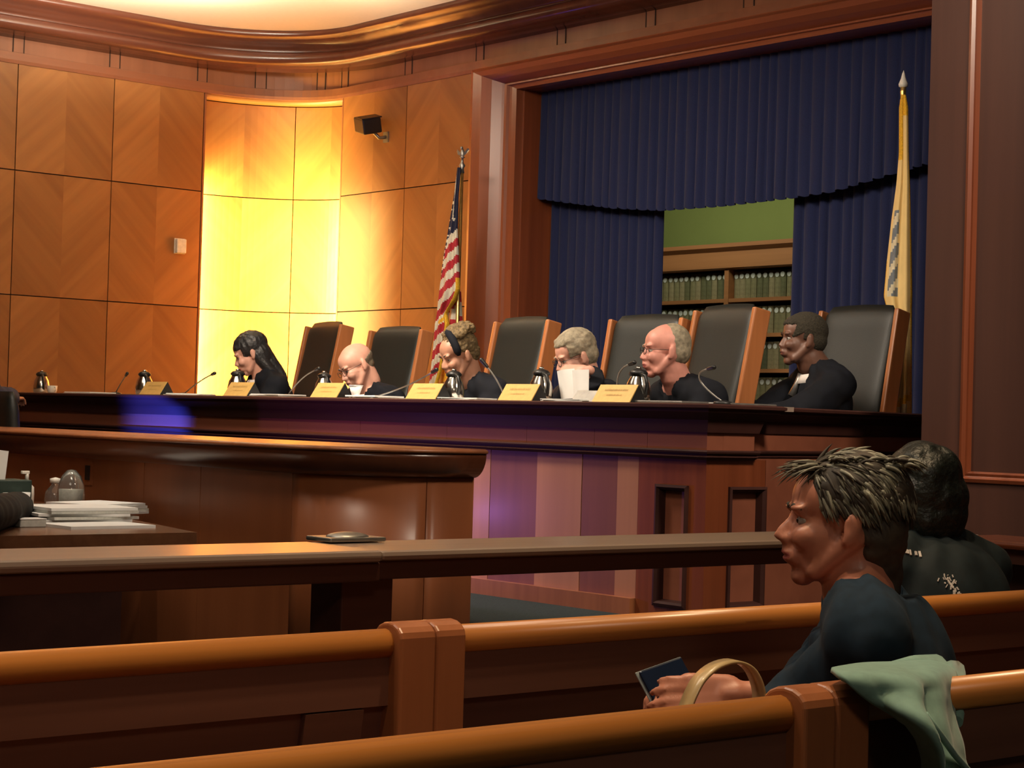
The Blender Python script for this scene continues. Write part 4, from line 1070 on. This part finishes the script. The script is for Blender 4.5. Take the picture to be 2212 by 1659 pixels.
        th_ = np.arctan2(rel @ np.array(tl), rel @ np.array(tf)); nz = noise3(co, 7, o.get('seed', 0)); nz2 = noise3(co*np.array([1, 1, .35]), 16, 3)
        amp = o.get('fold', .008); co = co+no*(amp*(np.sin(th_*11+nz*5)*.5+nz2*.9))[:, None]
        # neckline: leave the neck bare
        top = (co-np.array(nb)) @ np.array(ax); lat = np.linalg.norm((co-np.array(nb))-top[:, None]*np.array(ax), axis=1)
        fwdc = (co-np.array(nb)) @ np.array(tf)
        k_ = o.get('neckline', .0); m_ = (lat < o.get('neckr', .085)*S) & (top > k_)
        co[m_] -= np.array(ax)*(((top[m_]-k_)*.9)[:, None])
        setco(gm, co); obj(o.get('gname', 'robe'), gm, o['garment'], e)
    if o.get('collar'):
        # shirt collar: two leaves round the neck
        for s in (-1, 1):
            mb = MB(); rings = []
            for k in range(9):
                a = pi*(k/8); r = .070*S*o.get('neck', 1)
                c = nb+tf*(r*1.0*math.cos(pi-a)*1.0)+tl*s*(r*math.sin(a))+UZ*(.030-.038*(1-math.cos(a))*.5)*S+tf*.012
                n_ = (tf*math.cos(pi-a)+tl*s*math.sin(a))
                rings.append([c, c+n_*.006+UZ*.0, c+n_*.020*S-UZ*.040*S, c+n_*.012*S-UZ*.042*S])
            mb.loft(rings); obj('collar', mb, o['collar'], e)
        if o.get('tie'): obj('tie', MB().tube([nb+tf*.088*S-UZ*.005, nb+tf*.100*S-UZ*.04, nb+tf*.13*S-UZ*.12], [.016, .012, .022], 8), o['tie'], e)
        if o.get('vest'):
            a = nb+tf*.085*S-UZ*.01; b = nb+tf*.128*S-UZ*.11
            mb = MB().add([a+tl*.035, a-tl*.035, b-tl*.006, b+tl*.006, a+tl*.035-tf*.02, a-tl*.035-tf*.02, b-tl*.006-tf*.03, b+tl*.006-tf*.03], [(0, 1, 2, 3), (4, 7, 6, 5), (0, 3, 7, 4), (1, 5, 6, 2), (0, 4, 5, 1), (3, 2, 6, 7)])
            obj('shirt_front', mb, o['collar'], e)
    # hair
    if o.get('hair'):
        hb = MB(); o['hair'](hb); hb2 = MB().merge(hb, H)
        hm = remesh(hb2, o.get('hvox', .006), 2); co = getco(hm); no = getno(hm)
        lc = co @ Hi[:3, :3].T+Hi[:3, 3]
        if o.get('haircut'):     # pull hair under the skin where the face is bare
            cut = o['haircut'](lc); ctr = np.array(H @ V((0, 0, 0)))
            co[cut] = ctr+(co[cut]-ctr)*.72
        nz = noise3(lc*np.array(o.get('hstretch', [1, 1, 1])), o.get('hfreq', 60), 5); co = co+no*(nz*o.get('hamp', .004))[:, None]
        setco(hm, co); obj('hair', hm, o['hairmat'], e)
    if o.get('glasses'):
        fr_ = MB()
        for s in (-1, 1):
            c = V((.102, s*.032, .004)); pts = [H @ (c+V((-.004*math.cos(t)**2, .022*math.cos(t), .016*math.sin(t)))) for t in [2*pi*k/20 for k in range(21)]]
            fr_.tube(pts, .0014*S, 6, cap=False); fr_.tube([H @ (c+V((-.004, s*.022, .006))), H @ V((.03, s*.079, .008)), H @ V((-.02, s*.083, .004))], .0014*S, 6)
        fr_.tube([H @ V((.103, -.011, .007)), H @ V((.107, 0, .010)), H @ V((.103, .011, .007))], .0014*S, 6)
        obj('glasses', fr_, 'black_plastic', e)
    return e, H, nb, sh, arms, tf, tl
# --- hair styles (head frame)
def hair_long(m):
    m.ell((-.020, 0, .048), (.108, .088, .090), nu=28, nv=18); m.ell((-.055, 0, -.02), (.070, .084, .095), nu=24, nv=16)
    for s in (-1, 1): m.cap_((-.03, s*.055, -.02), (-.075, s*.055, -.17), .036, .030, 14)
    m.cap_((-.07, 0, -.03), (-.105, 0, -.20), .055, .045, 16)
    m.cap_((.045, .03, .090), (.066, -.045, .062), .020, .014, 12); m.cap_((.045, -.03, .090), (.066, .045, .062), .020, .014, 12)
def cut_long(l): return (l[:, 0] > .048) & (l[:, 2] < .052) | ((l[:, 0] > .005) & (l[:, 2] < -.01))
def hair_fringe(m): # short fringe round a bald head
    m.ell((-.0195, 0, .034), (.1005, .0785, .083), nu=28, nv=18); m.ell((-.05, 0, -.015), (.055, .062, .05))
def cut_fringe(l): return (l[:, 2] > .045-.25*l[:, 0]-.03) | (l[:, 0] > .012) | ((l[:, 2] < -.045)) | ((l[:, 0] > -.03) & (l[:, 2] < .015))
def hair_grey(m):
    m.ell((-.018, 0, .050), (.108, .086, .090), nu=28, nv=18); m.ell((-.045, 0, .0), (.072, .083, .070), nu=24, nv=16)
    m.cap_((.035, .045, .092), (.052, -.02, .096), .022, .020, 12)
def cut_grey(l): return ((l[:, 0] > .052) & (l[:, 2] < .078)) | ((l[:, 0] > .0) & (l[:, 2] < .012)) | (l[:, 2] < -.062)
def hair_receding(m):
    m.ell((-.034, 0, .040), (.088, .080, .088), nu=28, nv=18); m.ell((-.045, 0, 0), (.074, .082, .070), nu=24, nv=16)
def cut_receding(l): return ((l[:, 0] > .010) & (np.abs(l[:, 1]) < .09) & (l[:, 2] > .01)) | ((l[:, 0] > -.002)) | (l[:, 2] < -.062)
def hair_crop(m):
    m.ell((-.018, 0, .043), (.103, .081, .089), nu=28, nv=18); m.ell((-.045, 0, .0), (.070, .078, .066), nu=24, nv=16); m.ell((.03, 0, .062), (.060, .066, .052))
def cut_crop(l): return ((l[:, 0] > .048-.3*(l[:, 2]-.066)) & (l[:, 2] < .070)) | ((l[:, 0] > .015) & (l[:, 2] < .03-.5*(l[:, 0]-.015))) | ((l[:, 0] > -.01) & (l[:, 2] < .0)) | (l[:, 2] < -.062)
def hair_curly(m):
    m.ell((-.025, 0, .045), (.100, .086, .085), nu=28, nv=18); rr = random.Random(3)
    for k in range(46):
        a = rr.uniform(-pi, pi); b = rr.uniform(.2, 1.4); c = V((-.045+.085*math.cos(a)*math.cos(b), .08*math.sin(a)*math.cos(b), .085+.055*math.sin(b)))
        r = rr.uniform(.016, .027); m.ell(c, (r, r, r), nu=10, nv=8)
    m.ell((-.06, 0, .0), (.06, .074, .07))
def cut_curly(l): return ((l[:, 0] > .055) & (l[:, 2] < .070)) | ((l[:, 0] > .0) & (l[:, 2] < .02)) | (l[:, 2] < -.07)
JS = .58
def J(x, y, X, **k):
    d = dict(head=onX(x, y, X), seat=JS, floor=ZJ, garment='robe_black', robe=1, desk=.86, group='judges at the bench', scale=1.05, sleeve=(.075, .085, .10), bulk=.03, shoulder=.185, vox=.006, neck=1.08); d.update(k); return person(d)
if 1:
    J(541, 765, 6.50, closed=1, yaw=150, pitch=26, torso=165, label='person in black robe with long dark hair looking down, leftmost at the bench', skin='skin_fair', hair=hair_long, haircut=cut_long, hairmat='hair_black', hstretch=[1, 1, .3], collar='white_cloth', vest=1, seed=1)
    J(770, 792, 6.45, closed=1, yaw=172, pitch=30, roll=8, torso=176, label='bald person with glasses in black robe bending over papers', skin='skin_fair', hair=hair_fringe, haircut=cut_fringe, hairmat='hair_short_grey', hamp=.001, glasses=1, collar='white_cloth', brows=1, seed=2, jaw=1.05)
    hc = J(990, 768, 6.45, closed=1, yaw=170, pitch=24, torso=178, label='person in black robe with curly updo and dark headband looking down', skin='skin_tan', hair=hair_curly, haircut=cut_curly, hairmat='hair_brown', hamp=.007, hfreq=90, seed=3)
    e_, H_ = hc[0], hc[1]
    obj('headband', MB().tube([H_ @ V((.012+.03*math.cos(t)-.0, .091*math.cos(t), .03+.100*math.sin(t))) for t in [pi*k/14-.15 for k in range(16)]], [.010]+[.022]*14+[.010], 10), 'robe_black', e_)
    # grey-haired judge, one hand before the mouth, holding up sheets
    hp = onX(1243, 772, 6.40); 
    w4 = onX(1262, 800, 6.27); e4 = w4+V((.10, -.12, -.17)); s4 = onX(1232, 797, 6.22)
    J(1243, 772, 6.42, yaw=160, pitch=22, torso=172, label='grey-haired person in black robe with hand raised before the face', skin='skin_fair', hair=hair_grey, haircut=cut_grey, hairmat='hair_grey', hstretch=[.5, 1, 1], glasses=1, seed=4, browmat='hair_grey', nby=-.05,
      armL=(onX(1262, 850, 6.33), w4), handL=dict(fwd=(onX(1215, 800, 6.22)-w4).normalized(), back=(-.5, -.4, .7), curl=(.3, .5, .4)), cuff=.75)
    sh4 = empty('paper_sheet', onX(1238, 862, 6.17), 'white sheets held upright before the grey-haired judge', 'papers')
    for k, (a, b, c_, d_) in enumerate((((1203, 802), (1240, 796), (1262, 860), (1212, 862)), ((1236, 800), (1272, 798), (1271, 858), (1240, 862)))):
        Q = [onX(*q, 6.20-.02*k) for q in (a, b, c_, d_)]; mid = MB()
        n_ = 8; vs = []
        for i in range(n_+1):
            t = i/n_; bow = .018*math.sin(pi*t)
            for q0_, q1_ in ((Q[0], Q[1]), (Q[3], Q[2])): p_ = q0_.lerp(q1_, t); vs.append(V((p_.x-bow, p_.y, max(p_.z, BT+.001))))
        mid.add(vs, [(2*i, 2*i+2, 2*i+3, 2*i+1) for i in range(n_)], 0, True); mid.add([v+V((.002, 0, 0)) for v in vs], [(2*i+1, 2*i+3, 2*i+2, 2*i) for i in range(n_)], 0, True)
        obj('sheet', mid, 'paper', sh4)
    J(1436, 760, 6.55, yaw=150, pitch=2, torso=168, label='balding person with glasses in black robe, seen in profile', skin='skin_pink', hair=hair_receding, haircut=cut_receding, hairmat='hair_grey', hamp=.002, glasses=1, seed=5, jaw=1.15, wide=1.05, neck=1.12, neckr=.078, neckline=.012, scale=1.1, browmat='hair_grey', nbz=-.165)
    J(1733, 735, 7.36, nose=-.004, bulk=.02, armL=(V((7.25, 6.34, .98)), V((6.98, 6.46, .90))), armR=(V((7.30, 6.62, .98)), V((7.02, 6.60, .90))), yaw=148, pitch=0, torso=155, label='person with close-cropped hair in black robe and white collar, rightmost at the bench', skin='skin_brown', hair=hair_crop, haircut=cut_crop, hairmat='hair_short', hamp=.0015, hfreq=150, collar='white_cloth', tie='dull_steel', seed=6, scale=1.12, neck=1.15, jaw=1.15)
# person in blue suit at the far left, their chair
pL = person(dict(head=onX(-62, 705, 5.35), yaw=25, torso=10, seat=.50, floor=ZF, garment='suit_blue', gname='suit_jacket', skin='skin_tan', hair=hair_crop, haircut=cut_crop, hairmat='hair_short', hamp=.002, label='person in dark blue suit cut off at the left edge, seen from behind', scale=1.05, shoulder=.21))
lc_ = empty('office_chair', (pL[0].location.x, pL[0].location.y, ZF), 'black leather office chair back at the left edge before the bench', 'chair')
cx, cy = pL[0].location.x, pL[0].location.y
rings = []
zt2 = onX(20, 846, cx-.25).z; ye = onX(44, 890, cx-.25).y
for z in np.linspace(.42, zt2, 14):
    f = (z-.42)/(zt2-.42); w_ = .27*(1-.10*max(0, (f-.8)/.2)**2); ring = []
    for k in range(20):
        t = 2*pi*k/20; ring.append(V((cx-.24-.05*f+.05*math.copysign(abs(math.cos(t))**.6, math.cos(t))*(1-.5*max(0, f-.85)/.15), ye+.27+w_*math.copysign(abs(math.sin(t))**.5, math.sin(t)), z)))
    rings.append(ring)
obj('backrest', MB().loft(rings), 'leather', lc_)
obj('seat', MB().box(cx-.25, cx+.27, ye+.02, ye+.52, .42, .50, bev=.03), 'leather', lc_)
obj('gas_column', MB().lathe([(0, .02), (.03, .02), (.03, .36), (0, .36)], (cx, ye+.27, ZF)), 'black_plastic', lc_)
b = MB()
for k in range(5): b.tube([(cx, ye+.27, ZF+.08), (cx+.28*math.cos(2*pi*k/5), ye+.27+.28*math.sin(2*pi*k/5), ZF+.03)], [.025, .018], 8)
obj('star_base', b, 'black_plastic', lc_)
# person at the counsel table, only the sleeve in view
hs = onY(-190, 960, 6.95); el = onZ(38, 1110, TZ+.055); 
person(dict(head=V((hs.x, hs.y, .93)), yaw=25, torso=15, seat=.10, floor=ZG, garment='sleeve_black', gname='jacket', skin='skin_fair', hair=hair_crop, haircut=cut_crop, hairmat='hair_short', label='person in black jacket at the counsel table, only a sleeve in view', armR=(onZ(-60, 1120, TZ+.07), onZ(30, 1098, TZ+.06)), cuff=1.12, sleeve=(.07, .075, .065), vox=.009, fold=.002))
# ------------------------------------------------------------------ nearest person
hw = onY(1812, 1132, 2.13)
D3 = lambda x, y, d: onD(x, y, d)
def hair_near(m):
    m.ell((-.030, 0, .050), (.108, .086, .088), nu=30, nv=20); m.ell((-.060, 0, -.01), (.066, .078, .085), nu=26, nv=16); m.cap_((-.065, 0, -.04), (-.075, 0, -.11), .055, .045, 16)
def cut_near(l): return ((l[:, 0] > .042) & (l[:, 2] < .062)) | ((l[:, 0] > -.012) & (l[:, 2] < .020)) | ((l[:, 0] > -.04) & (l[:, 2] < -.035))
eln = D3(1690, 1580, 3.2); wrn = D3(1590, 1492, 3.05)
near = person(dict(head=hw, yaw=139, pitch=-1, torso=128, seat=.12, floor=ZG, garment='shirt_teal', gname='shirt', skin='skin_near', hair=hair_near, haircut=cut_near, hairmat='hair_under', hamp=.004, hfreq=50, hstretch=[.4, 1, 1],
    label='person in dark teal shirt with tousled short hair holding a phone, nearest the camera', vox=.0048, smooth=4, gvox=.009, hvox=.0048, scale=.94, nbx=-.04, nbz=-.135, neck=1.1, neckr=.125, neckline=-.026, fold=.007, bulk=.02, shoulder=.185, nose=.003,
    armL=(D3(1672, 1600, 3.25), D3(1560, 1492, 3.12)), armR=(D3(1660, 1600, 3.12), D3(1590, 1500, 3.0)), cuff=.5, sleeve=(.062, .062, .058),
    handL=dict(fwd=(D3(1455, 1480, 3.1)-D3(1560, 1492, 3.12)).normalized(), back=(.1, .3, .9), curl=(.35, .6, .5)),
    handR=dict(fwd=(D3(1450, 1500, 2.98)-D3(1590, 1500, 3.0)).normalized(), back=(-.3, -.8, .3), curl=(.3, .5, .4)), seed=9))
ne, NH, nnb = near[0], near[1], near[2]
# tousled strands
st = MB(); rr = random.Random(21)
def strand(mb, root, d0, L, bend, r, m=0):
    P = [root]; d = d0.normalized(); n = 5
    for k in range(n):
        d = (d+bend*(1/n)+V((rr.uniform(-.12, .12), rr.uniform(-.12, .12), rr.uniform(-.12, .12)))).normalized(); P.append(P[-1]+d*L/n)
    mb.tube([NH @ p for p in P], [r, r*1.1, r, r*.8, r*.5, r*.12], 5, m)
for k in range(1700):
    a = rr.uniform(-pi, pi); b = rr.uniform(-.25, 1.5)
    dirv = V((math.cos(a)*math.cos(b), math.sin(a)*math.cos(b), math.sin(b)))
    root = V((-.030, 0, .048))+V((dirv.x*.104, dirv.y*.083, dirv.z*.083))
    if root.x > .05 and root.z < .075: continue
    if root.x > -.012 and root.z < .035: continue
    if root.x > -.05 and root.z < -.01: continue
    flow = V((-1.0, .25*math.sin(root.z*60+root.x*20), -.75 if root.z < .10 else -.15))
    t_ = (flow-dirv*flow.dot(dirv)).normalized()
    up_ = (.18+.2*rr.random()) if root.z > .09 and root.x > -.08 else .03
    strand(st, root, t_+dirv*up_, rr.uniform(.03, .055)*(.7 if root.x < -.06 else 1), V((-.3, 0, -1.3))*rr.uniform(.5, 1.5), rr.uniform(.0022, .0046), 0 if rr.random() < (.7 if root.z > .035 else .12) else 1)
for k in range(90):   # forelock thrown forward over the brow
    root = V((rr.uniform(.02, .06), rr.uniform(-.05, .05), rr.uniform(.095, .112)))
    strand(st, root, V((1, rr.uniform(-.3, .3), .1)), rr.uniform(.035, .075), V((.2, 0, rr.uniform(-1.2, -.3))), rr.uniform(.0012, .0026), 0 if rr.random() < .6 else 1)
for k in range(300):   # volume on the crown
    root = V((rr.uniform(-.12, .03), rr.uniform(-.06, .06), rr.uniform(.108, .122)))
    strand(st, root, V((-.6+rr.uniform(-.5, .4), rr.uniform(-.5, .5), .55)), rr.uniform(.025, .045), V((-.9, 0, -1.6)), rr.uniform(.002, .004), 0 if rr.random() < .7 else 1)
obj('hair_strands', st, ['hair_streak', 'hair_under'], ne)
# phone in a clear case, held low
pc = D3(1462, 1506, 3.05)
ph = empty('phone', pc, 'dark phone in a clear case held in both hands of the nearest person', 'phone')
Bp = Matrix((rt, up, -fw)).transposed().to_4x4()
R = Matrix.Translation(pc) @ Bp @ Matrix.Rotation(math.radians(28), 4, 'Z') @ Matrix.Rotation(math.radians(-28), 4, 'X') @ Matrix.Rotation(math.radians(25), 4, 'Y')
obj('handset', MB().box(-.040, .040, -.062, .062, -.004, .004, R=R, bev=.004), 'phone_black', ph)
obj('case', MB().box(-.043, .043, -.065, .065, -.0085, -.0045, R=R, bev=.002), 'case_clear', ph)
# ------------------------------------------------------------------ second visitor
def hair_bob(m):
    m.ell((-.020, 0, .040), (.118, .098, .095), nu=30, nv=20); m.ell((-.050, 0, -.05), (.088, .104, .095), nu=26, nv=18); m.ell((-.045, 0, -.005), (.098, .106, .10), nu=26, nv=18)
    for s in (-1, 1): m.ell((-.02, s*.055, -.07), (.055, .042, .075))
hw2 = onY(1984, 1066, 3.10)
sec = person(dict(head=hw2, yaw=70, pitch=2, torso=80, seat=.12, floor=ZG, garment='jacket_dark', gname='jacket', skin='skin_tan', hair=hair_bob, haircut=lambda l: (l[:, 0] > .055) & (l[:, 2] < .06), hairmat='hair_dark', hamp=.010, hfreq=26, hstretch=[1, 1, .45],
    label='person with dark wavy hair in a dark jacket, seen from behind on the second pew', nbx=-.05, nbz=-.15, neck=.9, scale=1.0, shoulder=.16, seed=12, fold=.006, neckr=.075, neckline=.02))
from mathutils.bvhtree import BVHTree
e2 = sec[0]; jk = [c for c in e2.children if c.name.startswith('jacket')][0]
bv = BVHTree.FromPolygons([v.co+e2.location for v in jk.data.vertices], [tuple(p.vertices) for p in jk.data.polygons])
pm_ = MB()
def mark(x, y, w_, h_, rot=0):
    hit = bv.ray_cast(CAM, ray(x, y).normalized())
    if hit[0] is None: return
    c, n_ = hit[0], hit[1]; a = (rt-n_*rt.dot(n_)).normalized(); b = n_.cross(a).normalized()
    a2 = a*math.cos(rot)+b*math.sin(rot); b2 = b*math.cos(rot)-a*math.sin(rot); o_ = c+n_*.003
    q = [o_+a2*w_*sx+b2*h_*sy for sx, sy in ((-1, -1), (1, -1), (1, 1), (-1, 1))]
    pm_.add(q+[p_-n_*.004 for p_ in q], [(0, 1, 2, 3), (4, 7, 6, 5), (0, 4, 5, 1), (1, 5, 6, 2), (2, 6, 7, 3), (3, 7, 4, 0)])
for x, y, w_, h_ in ((1958, 1192, .006, .006), (1966, 1194, .002, .008), (1978, 1196, .003, .006), (1987, 1198, .003, .010)): mark(x, y, w_, h_)
R2 = random.Random(5)
for k in range(46):
    t = R2.random(); mark(2042+t*42+R2.gauss(0, 7), 1248+t*55+R2.gauss(0, 6), R2.uniform(.0008, .0018), R2.uniform(.0008, .005), R2.uniform(-.6, .6))
mark(2052, 1262, .0022, .012, .5)
obj('back_print', pm_, 'white_cloth', e2, label='pale printed marks across the upper back', kind='stuff')
# ------------------------------------------------------------------ handbag with tall handle, behind the near pew
hb0 = onY(1560, 1500, Y1+.10)
bag = empty('handbag', (hb0.x, Y1+.20, .12), 'brown handbag whose cream and gold handle arches above the near pew', 'handbag')
bx = MB().box(hb0.x-.13, hb0.x+.13, Y1+.12, Y1+.24, .12, .40, bev=.03); obj('bag_body', bx, 'bag_leather', bag)
P = [onY(x, y, Y1+.14) for x, y in ((1478, 1535), (1492, 1500), (1512, 1465), (1545, 1438), (1585, 1428), (1615, 1441), (1632, 1468), (1640, 1500), (1638, 1532))]
P = [onY(1470, 1548, Y1+.14)]+P+[onY(1636, 1545, Y1+.14)]
P2 = []
for k in range(len(P)-1):
    for q in range(4):
        t = q/4; p0, p1, p2, p3 = P[max(k-1, 0)], P[k], P[k+1], P[min(k+2, len(P)-1)]
        P2.append(.5*((2*p1)+(p2-p0)*t+(2*p0-5*p1+4*p2-p3)*t*t+(3*p1-p0-3*p2+p3)*t**3))
P2.append(P[-1]); rings = []
wd = V((.25, 1, 0)).normalized()
for k, p in enumerate(P2):
    tn = (P2[min(k+1, len(P2)-1)]-P2[max(k-1, 0)]).normalized(); nn_ = tn.cross(wd).normalized()
    rings.append([p+wd*.016+nn_*.002, p-wd*.016+nn_*.002, p-wd*.016-nn_*.002, p+wd*.016-nn_*.002])
obj('handle', MB().loft(rings, 0, True), 'strap', bag)
# ------------------------------------------------------------------ green coat thrown over the near pew
def coat():
    # control grid in picture order: rows go across the rail, each point (x_px, y_px, plane Y)
    G = [[(1795, 1447, 1.74), (1860, 1436, 1.78), (1935, 1433, 1.82), (2005, 1430, 1.84), (2058, 1440, 1.86)],
         [(1818, 1466, 1.70), (1890, 1455, 1.69), (1962, 1458, 1.70), (2022, 1455, 1.72), (2064, 1462, 1.80)],
         [(1880, 1515, 1.685), (1925, 1500, 1.665), (1985, 1502, 1.665), (2030, 1498, 1.69), (2060, 1510, 1.76)],
         [(1945, 1555, 1.68), (1965, 1545, 1.63), (2005, 1560, 1.64), (2035, 1560, 1.67), (2068, 1575, 1.72)],
         [(1985, 1580, 1.68), (1998, 1600, 1.62), (2025, 1620, 1.63), (2052, 1630, 1.66), (2082, 1640, 1.70)],
         [(1998, 1640, 1.68), (2015, 1665, 1.63), (2045, 1675, 1.64), (2078, 1680, 1.66), (2112, 1690, 1.69)],
         [(1990, 1720, 1.69), (2015, 1730, 1.66), (2060, 1740, 1.66), (2100, 1745, 1.67), (2150, 1750, 1.69)]]
    W_ = [[onY(*q) for q in r] for r in G]
    def cr(p0, p1, p2, p3, t): return .5*((2*p1)+(p2-p0)*t+(2*p0-5*p1+4*p2-p3)*t*t+(3*p1-p0-3*p2+p3)*t**3)
    def line(P, n):
        o = []
        for k in range(len(P)-1):
            for q in range(n): o.append(cr(P[max(k-1, 0)], P[k], P[k+1], P[min(k+2, len(P)-1)], q/n))
        return o+[P[-1]]
    R1 = [line(r, 8) for r in W_]; cols = [line([R1[i][j] for i in range(len(R1))], 7) for j in range(len(R1[0]))]
    nr = len(cols[0]); nc = len(cols); vs = []
    for i in range(nr):
        for j in range(nc):
            p = cols[j][i].copy(); u = j/(nc-1); v = i/(nr-1)
            p += V((.0, -1, .15))*(.016*math.sin(u*15+v*5)*math.sin(pi*min(1, u*1.2))*min(1, v*3)+.008*noise.noise(V((u*5, v*6, 1))))
            vs.append(p)
    fs = [(i*nc+j, i*nc+j+1, (i+1)*nc+j+1, (i+1)*nc+j) for i in range(nr-1) for j in range(nc-1)]
    me = MB().add(vs, fs, 0, True).mesh('coat', 'coat_green'); return me
cme = coat()
ce = empty('coat', (onY(1990, 1500, Y1).x, Y1, .3), 'sage green coat thrown over the nearest pew at the right', 'coat')
co_ = obj('cloth', cme, 'coat_green', ce); sm_ = co_.modifiers.new('s', 'SOLIDIFY'); sm_.thickness = .007; sm_.offset = 0
# second layer: the collar roll lying on the rail, and the part hanging inside the pew
P = [onY(1925, 1446, 1.83), onY(1975, 1440, 1.85), onY(2020, 1443, 1.86), onY(2052, 1456, 1.85), onY(2058, 1500, 1.80), onY(2066, 1560, 1.74)]
obj('collar', MB().tube(P, [.012, .018, .022, .026, .022, .010], 12), 'coat_green', ce)
P = [onY(2000, 1542, 1.62), onY(2030, 1585, 1.615), onY(2062, 1630, 1.62), onY(2095, 1668, 1.63), onY(2140, 1720, 1.65)]
obj('hem', MB().tube(P, [.004, .005, .005, .005, .004], 8), 'coat_green', ce)
